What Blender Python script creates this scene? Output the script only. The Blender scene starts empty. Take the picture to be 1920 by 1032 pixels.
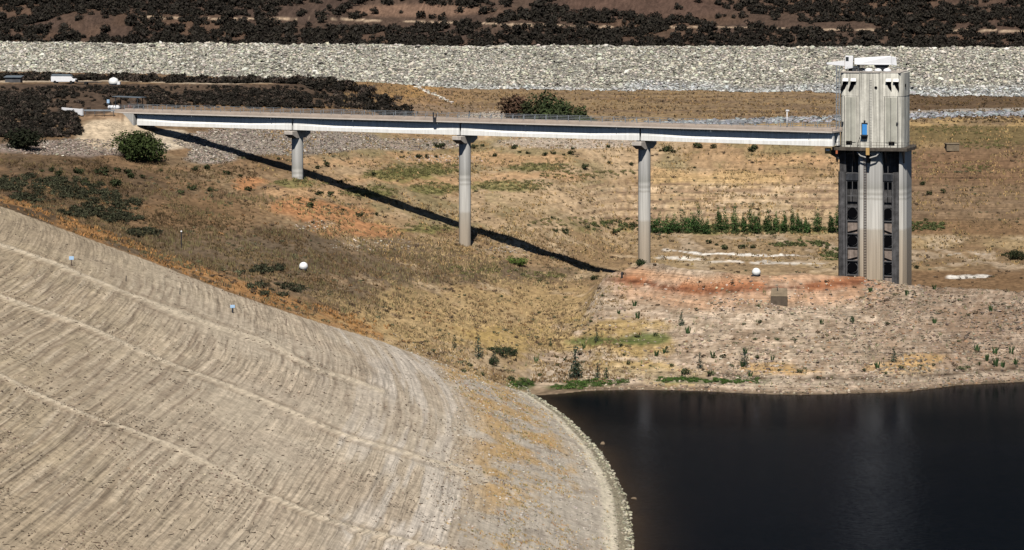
import bpy, bmesh, math, random
import numpy as np
from mathutils import Matrix, Vector

scene = bpy.context.scene
COL = scene.collection
R = math.radians
rng = np.random.default_rng(7)
random.seed(7)

# ------------------------------------------------------------------ camera, sky, sun, exposure
CAM_Z, FOC, HOR = 65.0, 5000.0, -30.0          # metres; focal length and horizon row in photo pixels (1920 wide)
cam = bpy.data.cameras.new('camera')
cam_o = bpy.data.objects.new('camera', cam); COL.objects.link(cam_o)
cam.sensor_width = 36.0; cam.lens = 36.0*FOC/1920.0
cam.shift_y = -(516.0-HOR)/1920.0
cam.clip_start = 1.0; cam.clip_end = 9000.0
cam_o.location = (0, 0, CAM_Z); cam_o.rotation_euler = (R(90), 0, 0)
scene.camera = cam_o

SUN_D = Vector((0.07, 0.80, -1.0)).normalized()    # the way the light travels
elev = math.asin(-SUN_D.z)
w = bpy.data.worlds.new('World'); scene.world = w; w.use_nodes = True
nt = w.node_tree; bg = nt.nodes['Background']
sky = nt.nodes.new('ShaderNodeTexSky'); sky.sky_type = 'NISHITA'; sky.sun_disc = False
sky.sun_elevation = elev; sky.sun_rotation = math.atan2(-SUN_D.x, -SUN_D.y)
sky.air_density = 0.5; sky.dust_density = 0.1
nt.links.new(sky.outputs[0], bg.inputs[0]); bg.inputs[1].default_value = 0.05
sl = bpy.data.lights.new('sun', 'SUN'); sl.energy = 5.0; sl.angle = R(0.5); sl.color = (1.0, 0.95, 0.87)
so = bpy.data.objects.new('sun', sl); COL.objects.link(so)
so.rotation_euler = SUN_D.to_track_quat('-Z', 'Y').to_euler(); so.location = (0, -200, 400)
scene.view_settings.view_transform = 'Standard'; scene.view_settings.look = 'None'
scene.view_settings.gamma = 1.0; scene.view_settings.exposure = 0.08
scene.cycles.max_bounces = 5; scene.cycles.diffuse_bounces = 0; scene.cycles.glossy_bounces = 2

# ------------------------------------------------------------------ noise
def _hash(ix, iy, seed):
    h = (ix.astype(np.int64)*374761393 + iy.astype(np.int64)*668265263 + seed*974634777) & 0xffffffff
    h = ((h ^ (h >> 13))*1274126177) & 0xffffffff
    h = ((h ^ (h >> 15))*2246822519) & 0xffffffff
    return ((h ^ (h >> 16)) & 0xffffff).astype(np.float32)/16777216.0
def vnoise(x, y, seed=0):
    ix = np.floor(x); iy = np.floor(y); fx = (x-ix).astype(np.float32); fy = (y-iy).astype(np.float32)
    fx = fx*fx*(3-2*fx); fy = fy*fy*(3-2*fy)
    a = _hash(ix, iy, seed); b = _hash(ix+1, iy, seed); c = _hash(ix, iy+1, seed); d = _hash(ix+1, iy+1, seed)
    return (a+(b-a)*fx)*(1-fy) + (c+(d-c)*fx)*fy
def fbm(x, y, seed=0, oct=4, gain=0.5):
    s = 0; a = 1; t = 0
    for k in range(oct):
        s = s + a*vnoise(x*2**k+13.7*k, y*2**k-7.1*k, seed+k*17); t += a; a *= gain
    return s/t
def sst(a, b, x):
    t = np.clip((x-a)/(b-a), 0, 1); return t*t*(3-2*t)

# ------------------------------------------------------------------ terrain: break lines lofted along Y
def lin(pts):
    p = np.array(pts, float); return lambda q: np.interp(q, p[:, 0], p[:, 1])
def smooth1(f, q, s):
    return (f(q-1.5*s)+2*f(q-0.75*s)+3*f(q)+2*f(q+0.75*s)+f(q+1.5*s))/9.0
_xs = lin([(60, -6), (150, 4), (200, 8), (260, 12), (306, 14), (335, 14.7), (369, 12.6), (401, 8.2), (422, 3.4), (470, -10)])
def shore_x(Y): return smooth1(_xs, Y, 9.0)
def near_h(X, Y):
    d = shore_x(Y)-X
    return np.where(d > 0, .39*d-.0004*d*d, .3*d), d
SHORE = lin([(1000, 742), (1040, 740), (1100, 733), (1200, 731), (1300, 733), (1400, 738), (1500, 741), (1600, 738), (1700, 735), (1800, 722), (1920, 716), (2400, 708)])
RIDGE = lin([(-900, 240), (-400, 310), (0, 386), (150, 442), (300, 498), (450, 556), (600, 606), (720, 642), (850, 692), (930, 719), (1000, 742)])
def z_of(py, Y): return CAM_Z-(py-HOR)*Y/FOC
# columns: px -> six (Y, z) knots beyond the first break line, then the dam's toe height
COLS = {
 -400: [(500,30.5),(530,31.5),(560,33),(590,35),(620,38),(690,42),37.5],
 0:    [(454,30.5),(486,31),(516,32),(545,34.5),(571,37),(642,41),37],
 120:  [(456,28.5),(488,29.8),(520,31),(546,33),(577,37.3),(648,41),36.6],
 200:  [(456,26),(492,28),(527,29.5),(548,31.5),(577,37.2),(652,41),36.4],
 265:  [(456,24),(494,26.3),(528,28.6),(548,30.0),(573,34.2),(654,40.7),36.2],
 300:  [(456,23),(494,25.5),(529,28),(547,29.6),(575,33.0),(655,40.5),36.1],
 430:  [(452,19.6),(497,22.6),(542,26.2),(560,27.8),(590,32.3),(657,40.2),35],
 553:  [(449,16.5),(500,20),(556,24.4),(565.5,25.2),(609,31.5),(665,40),34.4],
 700:  [(453,11.5),(502,14),(543,17.2),(563.5,20.6),(640,29.5),(718,37.6),33.5],
 800:  [(458,8.6),(504,11.2),(541,14.6),(558,16.8),(655,26.6),(735,32.5),32.4],
 870:  [(464,6.5),(506,9.3),(537.5,12.3),(555,14.1),(667,25),(761,30),31.8],
 1000: [(473,3.5),(517.5,6),(546,9.3),(551,9.8),(656,25),(761,30),31.5],
 1100: [(476,5),(541,5.6),(549,6.9),(590,9.5),(664,24.5),(761,30),31.2],
 1124: [(496,10.7),(530,6),(562,6.3),(598,8.7),(666,24.4),(750,29.4),31.2],
 1150: [(495,11.2),(530,6),(575,6),(605,8),(668,24.3),(740,29.4),31.1],
 1210: [(497,13.0),(513,6.2),(577,5.5),(609,8),(672,24),(700,28.2),31],
 1400: [(478,13.2),(495,6),(577,5.5),(609,8),(672,24),(700,28.2),30.8],
 1600: [(482,12.65),(498,5.8),(577,5.5),(609,8),(672,24),(706,28.2),30],
 1700: [(479,11.2),(496,5.5),(577,5.4),(609,8),(672,24),(715,28),29.4],
 1920: [(470,10.95),(490,5),(577,5.2),(609,8),(672,24),(745,28.3),28.8],
 2600: [(470,11.5),(490,5),(577,5.2),(609,8),(672,24),(760,28.3),28],
}
_ck = np.array(sorted(COLS))
_knY = np.array([[k[0] for k in COLS[c][:6]] for c in _ck], float)
_knZ = np.array([[k[1] for k in COLS[c][:6]] for c in _ck], float)
_toe = np.array([COLS[c][6] for c in _ck], float)

px_cols = np.concatenate([np.arange(-2600, -160, 60), np.arange(-160, 2080, 2.7), np.arange(2080, 4600, 60)]).astype(float)
rows = [70.0]
while rows[-1] < 1150: rows.append(rows[-1]*(1.006 if rows[-1] < 150 else 1.0021))
while rows[-1] < 3400: rows.append(rows[-1]*1.02)
rows = np.array(rows)
nR, nC = len(rows), len(px_cols)
M = (px_cols-960)/FOC
XX = rows[:, None]*M[None, :]; YY = np.repeat(rows[:, None], nC, 1)

def build_heights():
    q = px_cols
    sm = lambda arr: smooth1(lambda t: np.interp(t, _ck, arr), q, 14)
    rid = smooth1(RIDGE, q, 18); shr = smooth1(SHORE, q, 10)
    K0Y = np.zeros(nC); K0Z = np.zeros(nC)
    for j in range(nC):
        if q[j] < 1000:
            ys = np.linspace(330, 470, 1400)
            zz, _ = near_h(M[j]*ys, ys)
            diff = zz-z_of(rid[j], ys)
            s = np.where(np.diff(np.sign(diff)) != 0)[0]
            K0Y[j] = ys[s[0]] if len(s) else 425
            K0Z[j] = near_h(np.array([M[j]*K0Y[j]]), np.array([K0Y[j]]))[0][0]
        else:
            K0Y[j] = CAM_Z*FOC/(shr[j]-HOR); K0Z[j] = 0
    ker = np.array([1, 2, 3, 2, 1])/9.0
    K0Y = np.convolve(np.pad(K0Y, 2, 'edge'), ker, 'valid')
    kY = [K0Y]; kZ = [K0Z]
    Y1 = sm(_knY[:, 0]); Z1 = sm(_knZ[:, 0])
    # a scarp just below the mound's crest
    sc = sst(1120, 1200, q)*(1-sst(1620, 1720, q))
    f = .75+0*q
    yb = K0Y+(Y1-K0Y)*f+sc*3; zb = K0Z+(Z1-K0Z)*f-sc*1.1
    kY.append(yb); kZ.append(zb)
    for i in range(6):
        kY.append(sm(_knY[:, i])); kZ.append(sm(_knZ[:, i]))
    toe = sm(_toe)
    yt = 850+0*q
    kY += [yt, yt+30, yt+40, yt+140, yt+220, yt+450, yt+2250]
    crest = z_of(np.interp(q, [-400, 0, 960, 1920, 2600], [78, 80, 86, 88, 90]), 880)
    kZ += [toe, crest, crest-1, 40+0*q, 58+0*q, 150+0*q, 1200+0*q]  # last knots: unseen mountain, raised so the lake reflects no bright sky
    kY = np.array(kY); kZ = np.array(kZ)
    for i in range(1, len(kY)): kY[i] = np.maximum(kY[i], kY[i-1]+1.0)
    Z = np.zeros((nR, nC))
    for j in range(nC):
        Z[:, j] = np.interp(rows, kY[:, j], kZ[:, j])
    # soften creases
    for it in range(2):
        Z[1:-1] = (Z[:-2]+2*Z[1:-1]+Z[2:])/4.0
    Zn, D = near_h(XX, YY)
    bottom = -.22*(K0Y[None, :]-YY)-.02
    zn = np.maximum(Zn, np.maximum(bottom, -9))
    near = YY < K0Y[None, :]
    Z = np.where(near, zn, Z)
    return Z, D, K0Y, near, kY
ZZ, DD, K0Y, NEAR, KY = build_heights()
PY = HOR+FOC*(CAM_Z-ZZ)/YY
PX = np.repeat(px_cols[None, :], nR, 0)
ROAD_F = 0
# relief
STW = (fbm(XX/26, YY/40, 15, 3)-.5)*1.0+(fbm(XX/5, YY/9, 16, 3)-.5)*.16     # drift of the old shore lines
def relief():
    n1 = fbm(XX/9, YY/9, 3, 5); n2 = fbm(XX/1.7, YY/1.7, 9, 3); n3 = fbm(XX/40, YY/40, 21, 3)
    far = ~NEAR
    beyond = sst(0, 12, YY-K0Y[None, :])
    amp = np.where(far, .55*beyond+.1, .10)
    dz = (n1-.5)*amp*1.6+(n2-.5)*np.where(far, .34*beyond+.1, .05)
    dz += np.where(YY > 980, (n3-.5)*16*sst(985, 1030, YY), 0)
    dam = sst(846, 850, YY)*(1-sst(882, 890, YY))
    dz += dam*(n2-.5)*.9
    # wave-cut terraces along the contours
    wob = ZZ+(fbm(XX/14, YY/14, 5, 3)-.5)*1.0
    def terr(step, sharp):
        u = wob/step; fr = u-np.floor(u)
        return (sst(.5-sharp, .5+sharp, fr)-fr)*step
    slope_right = sst(1000, 1200, PX)*sst(8.2, 9.5, ZZ)*(1-sst(22, 24.5, ZZ))*sst(595, 615, YY)
    dz += slope_right*terr(1.5, .18)*.8
    bank = (YY > K0Y[None, :])*(YY < KY[2][None, :]+2)*sst(990, 1100, PX)*sst(.3, 1.2, ZZ)
    dz += bank*terr(.55, .15)*.8
    onland = NEAR*(DD > 2.0)
    wob2 = ZZ+STW
    for step, am, sd in ((.27, .34, 1), (.62, .12, 2)):
        u = wob2/step; fr = u-np.floor(u); li = np.floor(u)
        dz += onland*(sst(.33, .67, fr)-fr)*step*am*(.25+1.2*vnoise(li*5.3+XX/9, YY/14+li*2.1, 31+sd))
    dz = np.where(ZZ < .15, dz*.15, dz)
    dz *= (1-.85*sst(1.2, .1, np.abs(ZZ)))
    return dz
ZZ = ZZ+relief()
# berms of the trails that run down the near slope
TRAILS = [[(-60,440),(0,463),(95,495),(170,520),(300,575),(420,618),(520,650),(600,690),(720,740)],
          [(-60,535),(0,560),(170,617),(330,690),(430,725),(530,770),(650,820),(790,858),(900,895),(965,945)],
          [(-60,680),(0,705),(60,735),(200,792),(350,850),(460,905),(560,952),(680,992),(800,1024),(900,1045)]]
def seg_dist(px, py, pts, ky=1.0):
    d = np.full(px.shape, 1e9)
    for (x0, y0), (x1, y1) in zip(pts[:-1], pts[1:]):
        dx, dy = x1-x0, (y1-y0)*ky
        t = np.clip(((px-x0)*dx+(py-y0)*ky*dy)/(dx*dx+dy*dy), 0, 1)
        d = np.minimum(d, np.hypot(px-x0-t*dx, (py-y0)*ky-t*dy))
    return d
wx = (fbm(XX/9, YY/14, 71, 3)-.5)*14; wy = (fbm(XX/9, YY/14, 72, 3)-.5)*14
TRD = np.full(XX.shape, 1e9)
_nr = np.where(rows < 480)[0][-1]
for t in TRAILS:
    TRD[:_nr] = np.minimum(TRD[:_nr], seg_dist(PX[:_nr]+wx[:_nr], PY[:_nr]+wy[:_nr], t))
ZZ += NEAR*(.16*np.exp(-(TRD/4.0)**2)-.07*np.exp(-((TRD-8)/4.0)**2))
# the level road to the bridge, and a track on the bench above it
def level(mask_pts, zval, half, soft, zmax):
    pts = np.array(mask_pts)
    d = seg_dist(XX, YY, [tuple(p) for p in pts])
    m = 1-sst(half, half+soft, d)
    return m
ROADM = level([(-84.6, 577.6), (-83.5, 581.5), (-91, 582), (-100, 583), (-125, 588)], 0, 3.0, 3.2, 0)
ZZ = ZZ*(1-ROADM)+37.33*ROADM
# heap of spoil behind the bridge
ZZ += 2.6*np.exp(-(((XX+3.2)/7.5)**2+((YY-688)/9)**2)**1.3)
PY = HOR+FOC*(CAM_Z-ZZ)/YY

def hz(x, y):
    x = np.asarray(x, float); y = np.asarray(y, float)
    q = 960+FOC*x/y
    j = np.clip(np.searchsorted(px_cols, q)-1, 0, nC-2); i = np.clip(np.searchsorted(rows, y)-1, 0, nR-2)
    u = (q-px_cols[j])/(px_cols[j+1]-px_cols[j]); v = (y-rows[i])/(rows[i+1]-rows[i])
    return (ZZ[i, j]*(1-u)+ZZ[i, j+1]*u)*(1-v)+(ZZ[i+1, j]*(1-u)+ZZ[i+1, j+1]*u)*v
PYMIN = np.minimum.accumulate(PY, 0)
def at(px, py):
    """the point of the ground seen at a place of the photo"""
    j = int(np.clip(np.searchsorted(px_cols, px), 1, nC-1))
    i = int(np.argmax(PYMIN[:, j] <= py)); i = max(i, 1)
    y = rows[i]; x = y*(px-960)/FOC
    return float(x), float(y), float(hz(x, y))
def at_many(px, py):
    j = np.clip(np.searchsorted(px_cols, px), 1, nC-1)
    out = np.zeros((len(px), 3))
    o = np.argsort(j, kind='stable')
    i = np.array([nR-np.searchsorted(PYMIN[::-1, jj], pp, side='right') for jj, pp in zip(j, py)])
    i = np.clip(i, 1, nR-1)
    y = rows[i]*(1+(rng.random(len(px))-.5)*.002); x = y*(np.asarray(px)-960)/FOC
    out[:, 0] = x; out[:, 1] = y; out[:, 2] = hz(x, y)
    return out
# ------------------------------------------------------------------ ground colour (albedo of the soils, plus some painted lens falloff)
def ell(cx, cy, rx, ry, px=None, py=None):
    px = PX if px is None else px; py = PY if py is None else py
    r = np.hypot((px-cx)/rx, (py-cy)/ry)
    return r
def paint():
    C = np.zeros(XX.shape+(3,), np.float32)
    nA = fbm(XX/18, YY/30, 101, 4); nB = fbm(XX/5, YY/9, 102, 4); nC_ = fbm(XX/1.6, YY/3.0, 103, 3)
    nD = fbm(XX/60, YY/60, 104, 3); nE = vnoise(XX/.55, YY/1.1, 105)
    wp = (nB-.5)*60; wq = (nA-.5)*40
    def put(mask, col):
        m = np.clip(mask, 0, 1)[..., None].astype(np.float32)
        C[:] = C*(1-m)+np.array(col, np.float32)*m
    def blob(cx, cy, rx, ry, col, k=1.0, rough=1.3, soft=.35):
        r = ell(cx, cy, rx, ry)+(nB-.5)*rough+(nC_-.5)*.5*rough
        put(k*(1-sst(1-soft, 1+soft, r))*(~NEAR), col)
    # --- beyond the first break line: dry field
    C[:] = (.355, .255, .15)
    put(sst(.42, .62, nA), (.27, .18, .098))
    put(sst(.5, .66, nB)*.75, (.46, .35, .225))
    put(sst(.52, .66, nC_)*.65, (.17, .115, .068))
    # left part browner with thatch, also darkened to imitate lens falloff
    lf = 1-sst(420, 900, PX+wp*2)
    put((1-sst(60, 620, PX+wp))*.85*(PY > 200), (.125, .08, .048))
    put(lf*sst(.40, .55, nB)*.8*(PY < 640)*(PY > 240), (.18, .11, .06))
    put(lf*sst(.5, .62, nA)*.7*(PY > 240), (.13, .088, .052))
    # brown thatch belt mid left
    for c in ((430, 470, 260, 45), (640, 490, 220, 40), (560, 560, 230, 38), (860, 515, 220, 18)):
        blob(*c, (.135, .10, .066), .8, 1.9)
    blob(120, 360, 240, 60, (.085, .058, .036), .7, 1.6)
    blob(350, 400, 150, 28, (.2, .12, .06), .5, 1.8)
    # golden grass flats
    for c in ((930, 580, 260, 40), (760, 610, 180, 40), (1000, 630, 220, 28), (1150, 600, 90, 30), (1140, 690, 120, 24)):
        blob(*c, (.39, .275, .135), .75, 1.7)
    # orange rim grass behind the near slope
    edge = np.exp(-((YY-K0Y[None, :]-9)/9)**2)*(PX < 720)
    put(edge*sst(.36, .55, nB)*.85, (.36, .19, .075))
    # mid slope: tan sand and orange soil under the bridge
    mid = sst(560, 640, PX)*sst(440, 420, PY+wq)*(PY > 236)
    put(mid*.6, (.40, .285, .175))
    put(mid*sst(.46, .6, nA)*.7, (.31, .20, .11))
    put(mid*sst(.5, .66, fbm(XX/12, YY/20, 107, 4))*.6, (.22, .155, .085))
    put(mid*sst(.5, .64, fbm(XX/10, YY/18, 108, 4))*.55, (.175, .155, .075))
    for c in ((650, 305, 80, 10), (560, 362, 90, 10), (800, 340, 110, 8), (720, 335, 60, 10), (1000, 330, 90, 8), (880, 300, 200, 12), (1340, 330, 160, 12), (1480, 300, 90, 10), (1900, 330, 40, 8)):
        blob(*c, (.44, .275, .15), .75, 1.7)
    for c in ((620, 400, 75, 16), (680, 432, 75, 14), (560, 385, 50, 14), (475, 340, 32, 9), (460, 352, 20, 6)):
        blob(*c, (.42, .205, .095), .85, 1.0)
    blob(1350, 335, 120, 16, (.43, .30, .15), .75)
    # terraced bank behind the far valley
    ter = sst(950, 1150, PX)*(PY < 412)*(PY > 345)
    put(ter*(.5+.5*nB), (.41, .295, .178))
    wob = ZZ+(nA-.5)*1.4
    st = np.sin(wob*2*np.pi/1.5)
    put(ter*sst(.4, .9, st)*.8, (.20, .13, .085)); put(ter*sst(.5, .95, -st)*.5, (.56, .43, .3))
    # far right: red soils
    rr = sst(1640, 1720, PX)
    put(rr*np.exp(-((PY-305)/26)**2)*(.45+.7*nB), (.28, .125, .06))
    put(rr*np.exp(-((PY-335)/14)**2)*(.3+.7*nA), (.24, .105, .05))
    put(rr*(YY > 500)*(PY > 236)*.85, (.14, .092, .056))  # right field darkened, largely to imitate lens falloff at the frame edge
    put(rr*np.exp(-((PY-268)/10)**2)*(PX < 1780)*.8, (.36, .24, .13))
    put(rr*sst(222, 232, PY)*(1-sst(262, 285, PY+wq*.3))*.75, (.15, .115, .05))
    put(rr*sst(405, 425, PY)*(1-sst(560, 580, PY))*(.4+.5*nA)*(YY > K0Y[None, :]+48), (.19, .115, .06))
    # valley floor right: grey brown thatch, white salt streaks
    vf = sst(1180, 1240, PX)*sst(437, 446, PY)*(1-sst(500, 512, PY))*(YY > 500)
    put(vf*(.35+.6*sst(.4, .6, nB)), (.22, .155, .09))
    put(vf*sst(.52, .64, nA)*.6, (.36, .27, .15))
    put(vf*sst(.55, .66, nB)*.4, (.5, .4, .3))
    def salt(pts, wd, k=.9):
        d = seg_dist(PX+wp*.6, PY+(nC_-.5)*5, pts, 4.0)
        put(k*(1-sst(wd*.55, wd*1.5, d+(nB-.5)*wd*2.2))*(YY > 500), (.74, .70, .64))
    salt([(1275, 472), (1330, 476), (1430, 479), (1500, 480)], 5, 1.0); salt([(1240, 483), (1310, 487)], 9, .7)
    salt([(1340, 490), (1380, 491)], 7, .6); salt([(1410, 492), (1480, 494), (1545, 494)], 8, .55)
    salt([(1785, 520), (1845, 519)], 11, 1.0); salt([(1780, 478), (1860, 476)], 3, .3)
    salt([(1240, 470), (1262, 470)], 5, .5)
    # sandy and green-grey rubble
    blob(1010, 375, 120, 25, (.43, .31, .19), .7)
    for c in ((745, 330, 60, 11), (800, 320, 70, 9), (820, 355, 45, 9), (690, 362, 40, 9), (960, 350, 70, 8), (1010, 315, 40, 6), (1370, 432, 200, 7), (1480, 255, 60, 6), (560, 345, 60, 7), (800, 430, 50, 7)):
        blob(*c, (.17, .165, .055), .7, 1.9)
    # grey rubble slope below the abutment and beside
    rub = (1-sst(.8, 1.2, ell(520, 266, 190, 24)+(nB-.5)*.5))
    put(rub*.95*(~NEAR), (.25, .215, .185))
    put((1-sst(.8, 1.2, ell(160, 278, 160, 15)+(nB-.5)*.7))*.9*(~NEAR), (.23, .18, .15))
    put((1-sst(.75, 1.2, ell(1080, 268, 150, 12)+(nB-.5)*.7))*.8*(~NEAR), (.44, .36, .29))
    put((1-sst(.8, 1.2, ell(770, 272, 90, 10)+(nB-.5)*.5))*.7*(~NEAR), (.33, .27, .22))
    put((1-sst(.8, 1.2, ell(400, 292, 50, 16)+(nB-.5)*.5))*.8*(~NEAR), (.29, .25, .215))
    # smooth sandy batter around the abutment
    put((1-sst(.85, 1.15, ell(215, 250, 70, 32)+(nB-.5)*.25))*(PY > 214)*(~NEAR), (.47, .375, .265))
    put((1-sst(.85, 1.1, ell(318, 262, 48, 20)+(nB-.5)*.2))*(~NEAR), (.49, .41, .31))
    put((1-sst(.8, 1.15, ell(190, 216, 75, 10)+(nB-.5)*.3))*.85*(~NEAR), (.26, .17, .105))
    # hillock and bench above the bridge
    ben = (PY < 237)*(YY < 850)*(YY > 575)
    put(ben*.95, (.30, .19, .10))
    put(ben*sst(.46, .6, nB)*.6, (.19, .125, .08))
    put(ben*sst(800, 960, PX)*(.6+.4*nA), (.235, .168, .095))
    put(ben*sst(800, 960, PX)*sst(.42, .6, fbm(XX/30, YY/5, 109, 3))*.8, (.16, .11, .072))
    put((1-sst(.8, 1.1, ell(735, 168, 90, 18)+(nB-.5)*.35))*(YY < 850)*.9, (.36, .215, .09))
    put(ben*(PX < 760)*(1-sst(150, 205, PY))*.45, (.11, .08, .055))
    blob(820, 205, 110, 9, (.21, .155, .11), .7)
    put(ben*(PX < 260)*.6, (.12, .08, .05))
    put(ben*(1-sst(640, 740, PX+wp*.5))*(PY > 158)*.9, (.075, .052, .038))
    put(ben*sst(640, 600, PX)*sst(250, 300, PX)*np.exp(-((PY-203)/6)**2)*.7, (.26, .15, .06))
    put(ben*sst(1640, 1700, PX)*(PY < 208)*.8, (.095, .062, .038))
    put(ben*sst(1100, 1200, PX)*(PY > 222)*(PY < 262)*sst(.4, .55, nB)*.8, (.38, .26, .12))
    # mound of stones left of the far trees
    put((1-sst(.85, 1.1, ell(930, 226, 70, 17)+(nB-.5)*.3))*ben*.9, (.46, .38, .3))
    # gravel road behind the bridge and its dark riprap
    d = seg_dist(PX, PY, [(900, 236), (1130, 236), (1300, 230), (1500, 221), (1600, 218), (1760, 209), (1930, 205), (2400, 196)], 3.0)
    put((1-sst(7, 12, d+(nC_-.5)*6))*(YY < 850)*(PX > 1090), (.34, .30, .255))
    d = seg_dist(PX, PY, [(1090, 240), (1200, 236), (1330, 233), (1430, 227), (1600, 222), (1760, 216), (1930, 212), (2400, 203)], 3.0)
    put((1-sst(8, 13, d+(nC_-.5)*8))*(YY < 850), (.21, .215, .22))
    # track at upper left
    d = seg_dist(PX, PY, [(-300, 150), (0, 153), (230, 151), (330, 155), (420, 156), (520, 154), (640, 152)], 3.0)
    put((1-sst(4, 8, d))*(YY < 760)*(YY > 600)*.9, (.42, .34, .25))
    # rockfill face and the hill behind it
    dam = (YY > 849)*(YY < 891)
    put(dam*1.0, (.20, .19, .165))
    put(dam*sst(.55, .6, vnoise(XX/1.1, YY/.7, 121))*.7, (.16, .15, .14))
    hill = YY > 891
    put(hill*1.0, (.075, .05, .037))
    put(hill*sst(.4, .62, nD)*.8, (.10, .062, .042)); put(hill*sst(.5, .7, nA)*.5, (.055, .038, .032))
    put(sst(1075, 1130, YY), (.022, .024, .018))  # unseen upper hill, darkened to keep the lake's reflection dark
    put(hill*(1-sst(.7, 1.2, ell(1200, 12, 170, 26)+(nA-.5)*.6)), (.085, .053, .04))
    put(hill*(1-sst(.7, 1.2, ell(790, 20, 150, 12)+(nA-.5)*.6)), (.16, .10, .07))
    for pts in ([(260, 32), (400, 35), (560, 36), (700, 38), (800, 42), (960, 45), (1100, 50), (1250, 51), (1400, 52), (1550, 55), (1700, 57), (1960, 59), (2300, 60)],):
        d = seg_dist(PX, PY+(nA-.5)*3, pts, 3.0)
        put((1-sst(2.5, 6, d))*hill*sst(.3, .45, nB), (.40, .30, .21))
    # --- mound and bank on the right, this side of the crest
    bank = (YY < KY[2][None, :]+1)*(~NEAR)*sst(930, 1080, PX+wp)
    put(bank*.92, (.355, .28, .205))
    put(bank*sst(.45, .62, nB)*.6, (.34, .25, .175)); put(bank*sst(.56, .68, nC_)*.5, (.50, .40, .31))
    put(bank*sst(1450, 1850, PX+wp*3)*.85, (.225, .16, .115))
    stb = np.sin((ZZ+(nA-.5)*.7)*2*np.pi/.55)
    put(bank*sst(.35, .9, stb)*.5, (.24, .165, .11))
    put(bank*sst(.35, .9, -stb)*.35, (.53, .43, .33))
    red = sst(1125, 1190, PX+wp*.4)*(1-sst(1590, 1690, PX+wp*.6))
    ry = np.interp(PX, [1100, 1160, 1250, 1400, 1520, 1620, 1700], [518, 525, 533, 536, 531, 524, 540])+(fbm(XX/11, YY/500, 185, 3)-.5)*14
    put(red*np.exp(-((PY-ry+(nB-.5)*22)/13)**2)*(.35+.9*sst(.36, .6, fbm(XX/7, YY/6, 186, 4)))*(YY < KY[2][None, :]+6)*(~NEAR), (.335, .145, .072))
    put(red*np.exp(-((PY-ry-9+(nB-.5)*8)/7)**2)*.85*sst(.4, .6, nB)*(~NEAR)*(YY < KY[2][None, :]), (.215, .08, .038))
    put(red*np.exp(-((PY-ry-7-(fbm(XX/6, YY/400, 181, 3)-.5)*16)/2.6)**2)*.9*(~NEAR)*(YY < KY[2][None, :]+3), (.13, .048, .026))
    put(red*np.exp(-((PY-ry-28+(nB-.5)*22)/12)**2)*.6*(~NEAR)*(YY < KY[2][None, :]), (.46, .26, .15))
    put(red*np.exp(-((PY-ry+14)/8)**2)*(~NEAR)*(YY < KY[2][None, :]+3)*.8, (.45, .27, .16))
    for c in ((1000, 640, 150, 24), (1150, 610, 90, 16), (1180, 645, 80, 18), (1235, 705, 110, 18), (1180, 690, 70, 12)):
        blob(*c, (.36, .25, .095), .75, 1.5)
    for c in ((1430, 690, 60, 8), (1490, 697, 40, 6), (1690, 690, 60, 9), (1730, 672, 40, 8)):
        blob(*c, (.43, .27, .11), .7, 1.6)
    for c in ((1120, 718, 60, 7), (1065, 727, 40, 5), (1270, 714, 48, 5), (1335, 716, 30, 4), (1390, 717, 38, 4), (975, 722, 26, 8), (1210, 635, 40, 10), (1120, 640, 60, 8)):
        blob(*c, (.085, .115, .035), .85, 1.2)
    # wet dark margin of the far shore and a cut step above it
    hsh = ZZ
    fs = (~NEAR)*sst(980, 1020, PX)*(YY < K0Y[None, :]+30)
    put(fs*(1-sst(.1, .55, hsh))*.75, (.16, .115, .075))
    put(fs*sst(.5, .8, hsh)*(1-sst(1.3, 1.9, hsh+(nB-.5)))*.5, (.42, .35, .27))
    put(fs*np.exp(-((hsh-1.25+(fbm(XX/7, YY/300, 191, 3)-.5)*1.3)/.16)**2)*.9*sst(1150, 1350, PX), (.075, .05, .032))
    # --- near slope
    N = NEAR
    base = np.zeros_like(C); base[:] = (.405, .325, .228)
    def nput(mask, col):
        m = np.clip(mask*N, 0, 1)[..., None].astype(np.float32)
        C[:] = C*(1-m)+np.array(col, np.float32)*m
    nput(N*1.0, (.445, .378, .292))
    nput(sst(.45, .65, nA)*.45, (.40, .32, .23))
    nput((1-sst(60, 560, PX+wp*2))*.75, (.335, .268, .18))  # darker to the left: lens falloff put into the soil colour
    nput(sst(.47, .6, fbm(XX/8, YY/10, 141, 4))*.22, (.29, .225, .17))
    wob2 = ZZ+STW
    for step, k, sd in ((.27, .34, 0), (.62, .30, 1), (.145, .22, 2)):
        u = wob2/step
        li = np.floor(u); fr = u-li
        on = sst(.42, .72, vnoise(li*3.17+XX/9, YY/9+li*7.3, 160+sd))*(.35+1.1*sst(.4, .6, vnoise(XX/14, YY/22, 166)))
        nput((1-sst(.06, .22, np.abs(fr-.25)))*on*k, (.15, .11, .08))
        nput((1-sst(.10, .3, np.abs(fr-.7)))*on*k*.8, (.52, .44, .335))
    # chalky pale belt
    ch = sst(560, 760, PX+wp*1.5)*(1-sst(840, 930, PX+wp))
    chs = sst(.42, .62, fbm((ZZ+.0*XX)*2.6, YY/26, 171, 3))
    nput(ch*chs*(.2+.45*nA), (.585, .54, .485))
    nput(sst(.9, 1.0, 1-np.abs(PX+wp-650)/90)*chs*.4, (.6, .56, .5))
    # trails: bare lighter soil
    nput(np.exp(-(TRD/3.6)**2)*.9, (.53, .45, .34))
    nput(np.exp(-((TRD-7.5)/3)**2)*.45*sst(.4, .6, nB), (.22, .165, .115))
    # gravel and golden grass towards the water
    gr = 1-sst(13, 20, DD+(nB-.5)*7)
    nput(gr*.9, (.40, .355, .295))
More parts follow.
